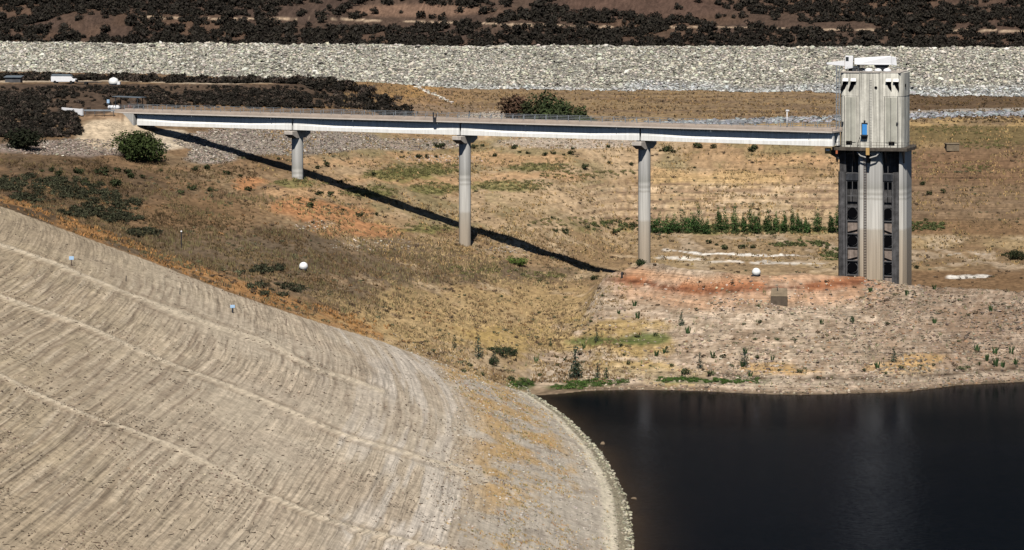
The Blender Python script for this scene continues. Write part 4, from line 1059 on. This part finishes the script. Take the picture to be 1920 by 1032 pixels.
# field grass: golden and brown tufts
P = field(60000, (-60, 1260, 300, 720), lambda px, py, P: (P[:, 1] > k0(P)+1)*(.12+.8*sst(.42, .6, fbm(P[:, 0]/6, P[:, 1]/10, 341, 4))))
P = P[rng.random(len(P)) > sst(1000, 1240, px_of(P)+90*(fbm(P[:, 0]/5, P[:, 1]/5, 343, 3)-.5))]
P = P[(P[:, 2] > .6) & ~((px_of(P) > 480) & (py_of(P) < 430))]
n = len(P); t = fbm(P[:, 0]/9, P[:, 1]/14, 342, 3)[:, None]; left = (1-sst(350, 950, px_of(P)))[:, None]
c = shade((.38, .27, .14), n, .35)*(1-sst(.42, .6, t))+shade((.24, .16, .085), n, .4)*sst(.42, .6, t); c = c*(1-left*.6)
og = (np.abs(P[:, 1]-k0(P)-9) < 9)[:, None]*(left > .3); c = np.where(og & (rng.random((n, 1)) < .6), shade((.36, .185, .07), n, .3), c)

blades('dry_grass', P, .28+.3*rng.random(n), .07+.06*rng.random(n), c, 5)
# upright dead stalks of the thatch belts
def belts(px, py, P):
    d = 0
    for cx, cy, rx, ry in ((430, 470, 270, 42), (640, 490, 230, 36), (860, 512, 240, 22), (560, 555, 230, 36), (380, 385, 170, 26), (1000, 520, 110, 16)):
        d = np.maximum(d, 1-sst(.6, 1.2, ell(cx, cy, rx, ry, px, py)))
    return .62*d*(P[:, 1] > k0(P)+4)*sst(.42, .60, fbm(P[:, 0]/5, P[:, 1]/6, 351, 3))
P = field(40000, (150, 1110, 355, 600), belts); n = len(P)
c = np.where(rng.random((n, 1)) < .55, shade((.13, .09, .055), n, .4), shade((.19, .16, .075), n, .4))
blades('dead_stalks', P, .45+.55*rng.random(n), .04+.03*rng.random(n), c, 4, .3, .13)
# grass of the far slopes, sparse
P = field(26000, (480, 2000, 232, 500), lambda px, py, P: (P[:, 1] > 500)*(P[:, 1] < 760)*(.08+.7*sst(.46, .62, fbm(P[:, 0]/6, P[:, 1]/9, 361, 4))))
n = len(P); c = np.where(rng.random((n, 1)) < .6, shade((.36, .24, .11), n, .35), shade((.19, .14, .075), n, .4))
blades('dry_grass', P, .3+.35*rng.random(n), .09+.07*rng.random(n), c, 4)
# upper field
P = field(14000, (640, 2000, 150, 232), lambda px, py, P: (P[:, 1] < 849)*(P[:, 1] > 620)*(.2+.7*sst(.45, .6, fbm(P[:, 0]/25, P[:, 1]/6, 371, 3))))
n = len(P); c = np.where(rng.random((n, 1)) < .6, shade((.27, .175, .085), n, .3), shade((.15, .105, .065), n, .35)); c = c*(1-.45*sst(1640, 1700, px_of(P)))[:, None]
blades('dry_grass', P, .35+.35*rng.random(n), .14+.1*rng.random(n), c, 4)
# golden grass among the gravel of the near slope
P = shorepts(14000, 2.6, 21, 270, 424); d = shore_x(P[:, 1])-P[:, 0]
q = fbm(P[:, 0]/3.2, P[:, 1]/5, 381, 3); P = P[rng.random(len(P)) < (.06+.75*sst(.46, .62, q))*sst(21, 16, d+8*(fbm(P[:, 0]/7, P[:, 1]/12, 382, 2)-.5))*(.35+.65*sst(5, 9, d))*.55]
n = len(P); c = np.where(rng.random((n, 1)) < .7, shade((.46, .31, .13), n, .25), np.where(rng.random((n, 1)) < .5, shade((.42, .22, .09), n, .25), shade((.20, .19, .08), n, .3)))
blades('dry_grass', P, .13+.2*rng.random(n), .03+.03*rng.random(n), c, 6, .45)
# thin stalks on the right bank
P = field(2600, (960, 2000, 545, 725), lambda px, py, P: .35*(P[:, 1] < 490)*sst(.4, .6, fbm(P[:, 0]/9, P[:, 1]/9, 391, 3))); P = P[P[:, 2] > .7]; n = len(P)
blades('dead_stalks', P, .35+.55*rng.random(n), .03+.025*rng.random(n), np.where(rng.random((n, 1)) < .5, shade((.14, .10, .06), n, .4), shade((.15, .17, .07), n, .3)), 3, .15, .12)

# ------------------------------------------------------------------ shrubs and trees
def crown(lobes, n, leaf, col, dark=.45, up=.25):
    """leaf-sized faces through a crown made of several lobes (cx,cy,cz,rx,ry,rz)"""
    L = np.array(lobes, float); vol = L[:, 3]*L[:, 4]+L[:, 3]*L[:, 5]; k = rng.choice(len(L), n, p=vol/vol.sum())
    d = rng.normal(0, 1, (n, 3)); d /= np.linalg.norm(d, axis=1)[:, None]
    r = (.55+.5*rng.random(n)**.6)*(1+.28*np.sin(d[:, 0]*7+k)*np.sin(d[:, 2]*6+2*k))
    p = L[k, :3]+d*r[:, None]*L[k, 3:6]; p[:, 2] = np.maximum(p[:, 2], .04)
    nrm = d+rng.normal(0, .55, (n, 3)); nrm[:, 2] += up; nrm /= np.linalg.norm(nrm, axis=1)[:, None]
    u = np.cross(nrm, rng.normal(0, 1, (n, 3))); u /= np.linalg.norm(u, axis=1)[:, None]; v = np.cross(nrm, u)
    s = leaf*(.6+.8*rng.random(n))[:, None]
    q = np.stack([p-u*s, p+v*s*.6, p+u*s, p-v*s*.6], 1)
    c = np.array(col)[None]*(.7+.6*rng.random((n, 1)))*(1+.12*(rng.random((n, 3))-.5))
    t = rng.random(len(L))[k][:, None]; c = c*(1-dark*.5+dark*t)
    return q.reshape(-1, 3), np.arange(n*4).reshape(n, 4), np.repeat(c, 4, 0)
def rand_lobes(n, r, h, sq=.75):
    out = [(0, 0, h*.45, r*.72, r*.72, h*.5)]
    for i in range(n):
        a = rng.random()*6.283; q = r*(.3+.5*rng.random()); rr = r*(.3+.28*rng.random())
        out.append((q*math.cos(a), q*math.sin(a), h*(.25+.5*rng.random()), rr, rr, rr*sq*h/r))
    return out
def shrub_meshes(nv, r, h, leaves, leaf, col, lobes=5, dark=.5):
    res = []
    for i in range(nv):
        v, f, c = crown(rand_lobes(lobes, r, h), leaves, leaf, col, dark)
        me = bpy.data.meshes.new('shrub'); raw_mesh(me, v, f, c); me.materials.append(M_LEAF); res.append((me, v, f, c))
    return res
def scatter_things(name, lib, pts, scl, labelf, cat, group, zs=None):
    for i, (p, s) in enumerate(zip(pts, scl)):
        me = lib[i % len(lib)][0]
        o = link(name, me, None, None, p, float(rng.random()*6.28)); o.scale = (s*(.85+.4*rng.random()), s*(.85+.4*rng.random()), s*(.8+.35*rng.random()))
        px = 960+FOC*p[0]/p[1]; py = HOR+FOC*(CAM_Z-p[2])/p[1]
        lab, grp = labelf(px, py); tag(o, lab, cat, grp or group)
def scatter_mass(name, lib, P, scl):
    V, F, Cc = [], [], []; off = 0
    for i, (p, s) in enumerate(zip(P, scl)):
        _, v, f, c = lib[i % len(lib)]; a = rng.random()*6.28; ca, sa = math.cos(a), math.sin(a)
        w_ = np.stack([v[:, 0]*ca-v[:, 1]*sa, v[:, 0]*sa+v[:, 1]*ca, v[:, 2]*(.8+.4*rng.random())], -1)*s+p
        V.append(w_); F.append(f+off); Cc.append(c*(.7+.6*rng.random())); off += len(v)
    me = bpy.data.meshes.new(name); raw_mesh(me, np.concatenate(V), np.concatenate(F), np.concatenate(Cc))
    return tag(link(name, me, M_LEAF), kind='stuff')
CH = (.026, .022, .017)
# far hillside chaparral
hs = shrub_meshes(7, 2.4, 2.6, 130, .5, CH, 5)
n = 13500
x = rng.uniform(-245, 245, n); y = rng.uniform(965, 1110, n)
dn = sst(.33, .45, fbm(x/26, y/18, 401, 4)); qx = 960+FOC*x/y
P = np.stack([x, y, hz(x, y)], -1); qy = py_of(P)
dn = .06+.94*dn
dn *= np.where(np.hypot((qx-1200)/170, (qy-8)/22) < 1, .12, 1)*np.where(np.hypot((qx-800)/150, (qy-22)/12) < 1, .2, 1)
dn = np.maximum(dn, sst(64, 76, qy)*1.0)
trk = np.abs(qy-np.interp(qx, [0, 260, 560, 800, 1100, 1550, 1960], [30, 32, 36, 42, 50, 55, 59])) < 3.0
dn *= np.where(trk, .12, 1)
P = P[(rng.random(n) < dn*.66)]; qx, qy = px_of(P), py_of(P)
sc = .45+.75*rng.random(len(P))**1.7
vis = (qy > -2) & (qy < 92) & (qx > -10) & (qx < 1930); idx = np.where(vis)[0]
idx = idx[np.argsort(-sc[idx])][:210]; pick = np.zeros(len(P), bool); pick[idx] = True
def hl(px, py):
    ty = np.interp(px, [0, 260, 560, 800, 1100, 1550, 1960], [30, 32, 36, 42, 50, 55, 59])
    a = 'above the upper track' if py < ty else 'between upper track and rockfill'
    b_ = 'left third' if px < 640 else 'middle third' if px < 1280 else 'right third'
    return f'dark rounded shrub on the hillside {a}, {b_}', f'hillside shrubs {a}, {b_}'
scatter_things('hill_shrub', hs, P[pick], sc[pick], hl, 'shrub', None)
scatter_mass('chaparral', hs, P[~pick], sc[~pick])
# chaparral of the left bench and of the strip in front of the dam
bs = shrub_meshes(7, 1.25, 1.35, 130, .26, CH, 5)
bs_b = shrub_meshes(4, 1.25, 1.2, 120, .26, (.07, .053, .042), 5)
def f_l(n): return rng.uniform(-80, 760, n), rng.uniform(134, 262, n)
P = pix_pts(15000, f_l); qx, qy = px_of(P), py_of(P); nz = fbm(P[:, 0]/9, P[:, 1]/9, 411, 4)
d = np.zeros(len(P))
d = np.maximum(d, (qx < 720)*(qy < np.interp(qx, [0, 250, 720], [215, 203, 204]))*(qy > np.interp(qx, [0, 420, 600, 720], [164, 163, 162, 176]))*(.25+.75*sst(.42, .55, nz)))
d = np.maximum(d, (qx < np.interp(qy, [195, 215, 250, 258], [112, 142, 158, 130]))*(qy > 190)*(qy < 258)*(.45+.55*sst(.38, .5, nz)))
d *= np.where((np.hypot((qx-735)/95, (qy-175)/20) < 1), .12, 1)
d *= np.where((qx > 90) & (qx < 290) & (qy > 186) & (qy < 214), .15, 1)
d *= np.where((P[:, 1] > 630) & (qy < 161), .1, 1)
P = P[rng.random(len(P)) < d*.9]; P = P[P[:, 1] > 530]
y = rng.uniform(668, 730, 900); x = rng.uniform(-150, -20, 900); Q = np.stack([x, y, hz(x, y)], -1); qx = px_of(Q)
Q = Q[(qx < 770) & (Q[:, 1] < 690+20*rng.random(900))]
sc = np.concatenate([(.34+.5*rng.random(len(P))**1.6)*np.where(py_of(P) < 176, .62, 1.0), .8+.7*rng.random(len(Q))]); P = np.concatenate([P, Q])
qx, qy = px_of(P), py_of(P)
big = np.argsort(-sc*((qx > 0) & (qx < 740) & (P[:, 1] < 665)))[:60]; pick = np.zeros(len(P), bool); pick[big] = True
def bl(px, py):
    a = 'on the slope left of the sandy batter' if px < 200 and py > 190 else 'on the bench behind the left bridge span' if px > 250 else 'below the track at upper left'
    return f'dusky low shrub in dark scrub {a}', f'scrub bushes {a}'
scatter_things('scrub_bush', bs, P[pick], sc[pick]*1.25, bl, 'bush', None)
P2 = P[~pick]; s2 = sc[~pick]; w2 = rng.random(len(P2)) < .72
scatter_mass('chaparral', bs, P2[w2], s2[w2]); scatter_mass('chaparral', bs_b, P2[~w2], s2[~w2])

def bush(name, label, cat, px, py, r, h, leaves, leaf, col, lobes=9, group=None, stems=True, Y=None, dark=.6, flat=1.0):
    if Y is None: x, y, z = at(px, py)
    else: x, y = (px-960)/FOC*Y, Y; z = float(hz(x, y))
    o = thing(name, label, cat, (x, y, z-.1), float(rng.random()*.6), group)
    v, f, c = crown(rand_lobes(lobes, r, h), leaves, leaf, col, dark); v[:, 1] *= flat
    me = bpy.data.meshes.new('crown'); raw_mesh(me, v, f, c); link('crown', me, M_LEAF, o)
    if stems:
        m = MB()
        for k in range(6):
            a = k*1.05+rng.random(); q = r*.5
            m.tube((.1*math.cos(a), .1*math.sin(a), -.3), (q*math.cos(a)*.5, q*math.sin(a)*.5, h*.35), .10, .06, 6).tube((q*math.cos(a)*.5, q*math.sin(a)*.5, h*.35), (q*math.cos(a), q*math.sin(a), h*.7), .06, .02, 6)
        m.done('trunk', M_BARK, o)
    return o
bush('round_bush', 'large round olive green bush on sandy batter beside left bridge end', 'bush', 258, 301, 5.3, 6.0, 5600, .26, (.034, .047, .014), 16)
bush('dark_bush', 'large very dark bush at the left edge above the brown field', 'bush', 46, 280, 3.6, 4.2, 2200, .27, (.022, .026, .013), 10)
for px, Y, r, h, col, lab in ((968, 716, 4.4, 7.4, (.085, .05, .032), 'reddish brown half dry tree at the left of the far clump'), (1003, 712, 4.9, 8.6, (.05, .06, .025), 'tall dark green tree in the middle of the far clump'),
                              (1038, 708, 5.0, 7.8, (.05, .068, .027), 'broad dark green tree right of the tallest far tree'), (1072, 703, 4.6, 6.2, (.05, .065, .026), 'lower green tree in the right half of the far clump'),
                              (1104, 698, 3.1, 3.9, (.055, .07, .026), 'smallest green tree at the right end of the far clump')):
    bush('far_tree', lab, 'tree', px, 0, r, h, 2300, .38, col, 10, 'clump of trees behind the bridge', Y=Y)
bush('low_bush', 'dark bush at the foot of the right hand bridge pier', 'bush', 1203, 497, 1.6, 1.1, 500, .16, (.03, .045, .018), 6, stems=False, flat=.6)
bush('low_bush', 'dark bush at the right edge behind the stony bank', 'bush', 1905, 486, 2.4, 2.2, 900, .18, (.028, .035, .014), 6)
bush('low_bush', 'pale green feathery bush below the shadow of the bridge', 'bush', 972, 500, 2.1, 1.7, 900, .15, (.11, .16, .035), 7, stems=False)
# the row of young trees on the valley floor
def young_tree(px, py, wpx, hpx, col, label, leaves=520):
    x, y, z = at(px, py); k = y/FOC; r = wpx*k*.5; h = hpx*k
    o = thing('young_tree', label, 'tree', (x, y, z-.05), float(rng.random()*6), 'row of young trees on the valley floor')
    lob = [(0, 0, h*.25, r*.85, r*.85, h*.26), (rng.normal(0, .15)*r, 0, h*.5, r*.72, r*.7, h*.26), (rng.normal(0, .2)*r, rng.normal(0, .2)*r, h*.78, r*.36, r*.36, h*.24)]
    for q in range(4):
        a = rng.random()*6.28; lob.append((r*.55*math.cos(a), r*.55*math.sin(a), h*(.2+.4*rng.random()), r*.5, r*.5, h*.16))
    v, f, c = crown(lob, leaves, .14, col, .7, .5)
    me = bpy.data.meshes.new('crown'); raw_mesh(me, v, f, c); link('crown', me, M_LEAF, o)
    MB().tube((0, 0, -.2), (0, 0, h*.75), .09, .03, 7).done('trunk', M_BARK, o)
TG = (.045, .084, .025)
rowt = [(1222, 24, 30), (1236, 22, 32), (1250, 20, 30), (1264, 24, 34), (1280, 24, 40), (1291, 20, 36), (1301, 16, 30), (1311, 19, 48), (1325, 18, 28), (1346, 14, 41), (1357, 18, 43), (1379, 18, 44), (1394, 12, 32), (1409, 17, 42), (1422, 15, 38), (1440, 18, 36), (1455, 14, 30), (1470, 13, 34), (1488, 14, 40), (1499, 14, 33), (1513, 16, 26), (1532, 24, 37), (1558, 16, 36), (1568, 16, 42)]
pos_w = ['shortest and thinnest of its neighbours', 'broad and full', 'pale and thin', 'dense and dark']
for i, (px, wd, hg) in enumerate(rowt):
    lt = .75+.5*rng.random()
    if px < 1335: lab = f'bright green young tree in the dense row left of the gap, number {i+1} from the pier'
    else: lab = f'dark green conical young tree in the row, number {i+1} from the bridge pier'
    words = ['first', 'second', 'third', 'fourth', 'fifth', 'sixth', 'seventh', 'eighth', 'ninth', 'tenth', 'eleventh', 'twelfth', 'thirteenth', 'fourteenth', 'fifteenth', 'sixteenth', 'seventeenth', 'eighteenth', 'nineteenth', 'twentieth', 'twenty-first', 'twenty-second', 'twenty-third', 'twenty-fourth']
    hw = 'tall' if hg > 39 else 'low' if hg < 33 else 'middling'; bw = 'broad' if wd > 19 else 'slender' if wd < 15 else 'full'
    lab = f'{hw} {bw} young tree, {words[i]} rightward from the right pier in the valley row'
    young_tree(px, 437+(i % 3)*1.2, wd*(.95+.3*rng.random()), hg*(1.08+.22*rng.random()), tuple(c*lt for c in TG), lab, 1000)
for px, py, r, h, lab in ((940, 670, 1.5, 1.9, 'largest dark green bush of the clump on the shore flat'), (958, 668, 1.2, 1.6, 'dark bush at the right end of the clump on the shore flat'), (925, 686, .85, 1.5, 'narrow dark bush just in front of the shore flat clump'), (1080, 712, 1.15, 3.0, 'tall narrow grey green bush at the water edge')):
    bush('shore_bush', lab, 'bush', px, py, r, h, 700, .1, (.035, .05, .024), 8, 'bushes of the shore flat')
# undergrowth of the row and green patches: ground cover
gc = shrub_meshes(5, .8, .6, 80, .15, (.085, .095, .036), 4)
def patch(specs, lib, name, smin=.5, smax=1.1):
    P = np.concatenate([pix_pts(k, region(*r)) for k, r in specs]); return scatter_mass(name, lib, P, rng.uniform(smin, smax, len(P)))
patch([(300, (1390, 433, 185, 8)), (60, (1160, 428, 60, 10)), (70, (1730, 428, 40, 8)), (60, (1500, 460, 60, 5)), (50, (1560, 478, 22, 12))], gc, 'undergrowth')
patch([(180, (745, 328, 60, 11)), (190, (800, 318, 80, 11)), (110, (820, 355, 55, 11)), (120, (690, 362, 55, 11)), (140, (960, 350, 80, 10)), (110, (1010, 315, 60, 8)), (90, (1100, 330, 90, 8)), (80, (1080, 420, 90, 9)), (50, (1480, 258, 60, 6)), (40, (560, 345, 60, 7)), (50, (800, 430, 60, 8)), (60, (1850, 270, 60, 12)), (40, (1830, 318, 30, 5)), (60, (1790, 245, 80, 10)), (60, (900, 510, 70, 8)), (50, (1020, 520, 45, 8))],
      shrub_meshes(5, .75, .5, 60, .12, (.15, .14, .055), 4), 'undergrowth', .4, .95)
dg = shrub_meshes(5, .95, .75, 90, .17, (.042, .043, .024), 5)
patch([(60, (60, 345, 70, 12)), (55, (130, 350, 60, 12)), (60, (90, 372, 70, 9)), (60, (175, 368, 50, 10)), (60, (165, 400, 60, 10)), (60, (215, 385, 50, 16)), (45, (225, 412, 40, 9)), (30, (20, 350, 30, 12)), (30, (270, 440, 30, 6)), (25, (480, 508, 50, 6)), (25, (520, 545, 60, 12))], dg, 'ground_cover', .5, 1.15)
sg = shrub_meshes(4, .7, .38, 90, .1, (.055, .095, .022), 5)
patch([(70, (1120, 719, 60, 5)), (34, (1066, 727, 36, 4)), (50, (1270, 715, 44, 4)), (26, (1336, 716, 28, 3)), (30, (1390, 717, 36, 3.5)), (40, (975, 722, 24, 7))], sg, 'shore_grass', .5, 1.0)
# low dry scrub of the fields, too fine to count
def fieldscrub(nn, box, col, r, smin, smax, ok):
    P = field(nn, box, ok); lib = shrub_meshes(4, .6, .45, 46, .13, col, 4); return scatter_mass('dry_scrub', lib, P, smin+(smax-smin)*rng.random(len(P))**2)
okf = lambda sd, lo: (lambda px, py, P: (P[:, 1] > k0(P)+2)*(P[:, 1] < 700)*(P[:, 2] > .8)*np.where((P[:, 1] < 492) & (px_of(P) > 1130), .22, 1.0)*(.06+.94*sst(lo, lo+.14, fbm(P[:, 0]/11, P[:, 1]/15, sd, 4))))
fieldscrub(4000, (-40, 1960, 290, 700), (.115, .08, .052), 1, .4, 1.15, okf(501, .46))
fieldscrub(2800, (-40, 1960, 290, 700), (.10, .098, .055), 1, .4, 1.1, okf(502, .50))
fieldscrub(1600, (-40, 1000, 330, 690), (.27, .15, .068), 1, .4, 1.0, okf(503, .50))
# single bushes on the dry slopes
fb = shrub_meshes(6, .8, .9, 150, .15, (.040, .048, .02), 5)
def region_name(px, py):
    if px < 480: return 'in the brown field below the left abutment'
    if px < 860: return 'on the sandy slope between the left and middle piers'
    if px < 1200: return 'on the slope between the middle and right piers'
    if px < 1570: return 'on the slope between the right pier and the tower'
    return 'on the reddish slope right of the tower'
spots = [(80,324),(98,324),(146,327),(180,326),(195,320),(223,323),(236,328),(247,334),(268,335),(162,349),(212,350),(224,349),(188,347),(110,330),(303,323),(367,322),(360,358),(385,322),(395,362),(340,365),(450,333),(462,359),(467,359),(428,329),(640,345),(596,319),(612,316),(560,377),(582,378),(597,368),(620,367),(582,390),(586,421),(677,408),(705,408),(640,397),(801,277),(817,278),(828,276),(756,298),(800,298),(818,297),(788,297),(905,276),(888,280),(930,295),(904,275),(965,281),(977,290),(989,291),(1021,295),(1041,291),(1055,294),(1068,290),(1075,281),(1140,279),(1142,313),(1186,318),(1310,279),(1250,287),(1262,288),(1240,286),(1410,288),(1418,281),(1340,282),(1300,318),(1093,319),(1035,414),(1060,440),(1100,430),(1040,436),(1330,458),(1345,462),(1360,468),(1390,467),(1410,466),(1480,462),(1115,525),(1010,530),(1730,348),(1770,362),(1883,480),(1745,365),(1718,505),(1150,440),(1170,435),(1190,428),(1660,610),(700,330),(870,330),(520,300),(270,300)]
pts = np.array([at(a+rng.normal(0, 1.5), b) for a, b in spots])
def fl(px, py): return 'small dark round bush standing alone '+region_name(px, py), 'single bushes '+region_name(px, py)
scatter_things('round_shrub', fb, pts, .6+.75*rng.random(len(pts))**1.3, fl, 'bush', None)
big2 = [(1305, 279, 1.6), (1415, 284, 1.5), (1250, 287, 1.5), (822, 277, 1.5), (190, 330, 1.5), (245, 335, 1.4), (212, 350, 1.5), (147, 328, 1.4)]
pts = np.array([at(a, b) for a, b, _ in big2]); scatter_things('round_shrub', fb, pts, [s for _, _, s in big2], fl, 'bush', None)
# weeds and saplings of the stony bank and the shore flat
def sapling_mesh(h, r, col, leaves):
    lob = [(0, 0, h*(.15+.17*k), r*(1-.13*k), r*(1-.13*k), h*.17) for k in range(6)]
    v, f, c = crown(lob, leaves, .075, col, .5, .3); i = len(v)
    v = np.concatenate([v, np.array([(-.03, 0, 0), (.03, 0, 0), (.02, 0, h), (-.02, 0, h), (0, -.03, 0), (0, .03, 0), (0, .02, h), (0, -.02, h)])])
    f = np.concatenate([f, [[i, i+1, i+2, i+3], [i+4, i+5, i+6, i+7]]]); c = np.concatenate([c, np.full((8, 3), .06)]); me = bpy.data.meshes.new('crown'); raw_mesh(me, v, f, c); me.materials.append(M_LEAF); return me
def stalk_mesh(h, col, nst=9):
    v = []; f = []; c = []
    for k in range(nst):
        a = rng.random()*6.28; q = .05+.12*rng.random(); tx, ty = math.cos(a)*h*(.1+.3*rng.random()), math.sin(a)*h*(.1+.3*rng.random()); hh = h*(.6+.5*rng.random()); wv = .07
        b0 = np.array([math.cos(a)*q, math.sin(a)*q, 0.0])
        for dv in (np.array([wv, 0, 0]), np.array([0, wv, 0])):
            i = len(v); v += [b0-dv, b0+dv, b0+np.array([tx*.5, ty*.5, hh*.6])+dv*.9, b0+np.array([tx*.5, ty*.5, hh*.6])-dv*.9]; f.append((i, i+1, i+2, i+3))
            i = len(v); v += [b0+np.array([tx*.5, ty*.5, hh*.6])-dv*.9, b0+np.array([tx*.5, ty*.5, hh*.6])+dv*.9, b0+np.array([tx, ty, hh])+dv*.2, b0+np.array([tx, ty, hh])-dv*.2]; f.append((i, i+1, i+2, i+3))
        c += [np.array(col)*(.7+.6*rng.random())]*16
    me = bpy.data.meshes.new('stems'); raw_mesh(me, np.array(v), np.array(f), np.array(c)); me.materials.append(M_LEAF); return me
SAP = [sapling_mesh(1.6, .42, (.05, .072, .045), 260), sapling_mesh(1.2, .4, (.055, .075, .04), 200), sapling_mesh(2.0, .5, (.045, .066, .046), 320)]
STK = [stalk_mesh(.9, (.045, .08, .03)) for _ in range(3)]
def weed(lib, px, py, s, name, label, group):
    x, y, z = at(px, py); o = link(name, lib[int(rng.integers(len(lib)))], None, None, (x, y, z-.03), float(rng.random()*6.28)); s *= 1.3; o.scale = (s, s, s); tag(o, label, 'plant', group)
for px, py, s, lab in ((1079, 712, 2.2, 'tallest grey green sapling at the water edge of the shore flat'), (1120, 711, 1.25, 'mid sized sapling just right of the tallest shore sapling'), (1137, 712, 1.3, 'sapling on the shore grass, second right of the tallest one'), (897, 671, 1.5, 'thin sapling left of the dark shrub clump on the shore flat'),
                       (926, 684, 1.4, 'dark sapling in front of the dark shrub clump'), (1119, 645, 1.2, 'sapling on golden grass above the tall shore sapling'), (1278, 612, 1.3, 'slim sapling on the stony bank below the red scarp'), (1312, 695, 1.1, 'sapling right of the grey bush on the lower bank'),
                       (1396, 688, 1.3, 'upright sapling in the row of weeds below the concrete block'), (1598, 608, 1.0, 'small sapling on the stony bank under the tower'), (1676, 685, 1.2, 'sapling on the lower bank right of the tower foot'), (852, 655, 1.0, 'thin sapling at the edge of the near slope'), (1032, 652, .9, 'thin sapling in the golden grass above the shore'), (1600, 505, .01, '')):
    if s > .05: weed(SAP, px, py, s*.85, 'sapling', lab, 'saplings of the drained shore')
for px, py, s in ((1231, 670, 1), (1337, 672, 1.1), (1290, 628, 1.2), (1397, 672, 1.1), (1407, 708, 1), (1393, 690, 1), (1867, 690, 1.4), (1866, 668, 1.2), (1832, 660, 1.2), (1896, 664, 1.2), (1448, 682, .9), (1645, 698, 1.2), (1752, 612, .9), (1858, 586, 1), (1540, 615, .9), (1600, 605, 1), (1700, 560, 1), (1752, 545, .9), (1632, 552, .9), (1190, 575, 1.1), (1245, 665, .8), (1196, 600, 1.2), (1160, 590, .8), (1005, 680, .9), (1095, 655, .9), (1880, 690, 1.0), (1850, 683, 1.0), (1905, 690, 1.1)):
    weed(STK, px, py, s, 'spiky_weed', ('spiky green weed on the stony bank right of the concrete block' if px > 1462 else 'spiky green weed on the paler bank left of the concrete block'), 'spiky weeds on the stony bank, '+('right part' if px > 1462 else 'left part'))
lb = shrub_meshes(5, .55, .6, 120, .1, (.055, .068, .03), 5)
low = [(1285,703,1.8),(1260,690,.9),(1355,672,1.2),(1333,708,1.4),(1372,690,.9),(1420,676,1),(1415,640,.8),(1425,608,1.0),(1457,640,.7),(935,664,1.6),(950,662,1.5),(965,664,1.2),(920,660,1.4),(905,706,.9),(880,690,1),(958,716,1.3),(975,726,1.3),(985,722,1.1),(870,700,.9),(1012,706,.8),(1045,688,.7),(1058,677,.8),(1044,672,.7),(1165,655,.9),(1178,685,.9),(1108,606,.7),(1230,632,1.0),(1195,634,1.0),(1500,700,.9),(1535,715,.8),(1461,697,.6),(1660,705,.8),(1690,694,.9),(1725,690,.8),(1800,700,1.1),(1815,692,.9),(1835,690,.9),(1750,690,.7),(1620,700,.8),(1170,668,.7),(1250,655,.7),(1305,585,.6),(1130,560,.7),(1060,560,.7),(940,560,.8),(1010,590,.7)]
pts = np.array([at(a, b) for a, b, _ in low])
def ll(px, py):
    a = 'on the stony bank below the tower' if px > 1500 else 'on the bank below the concrete block' if px > 1200 else 'on the shore flat near the lake corner'
    return 'low tufted green bush '+a, 'low bushes '+a
scatter_things('low_shrub', lb, pts, [s for _, _, s in low], ll, 'bush', None)
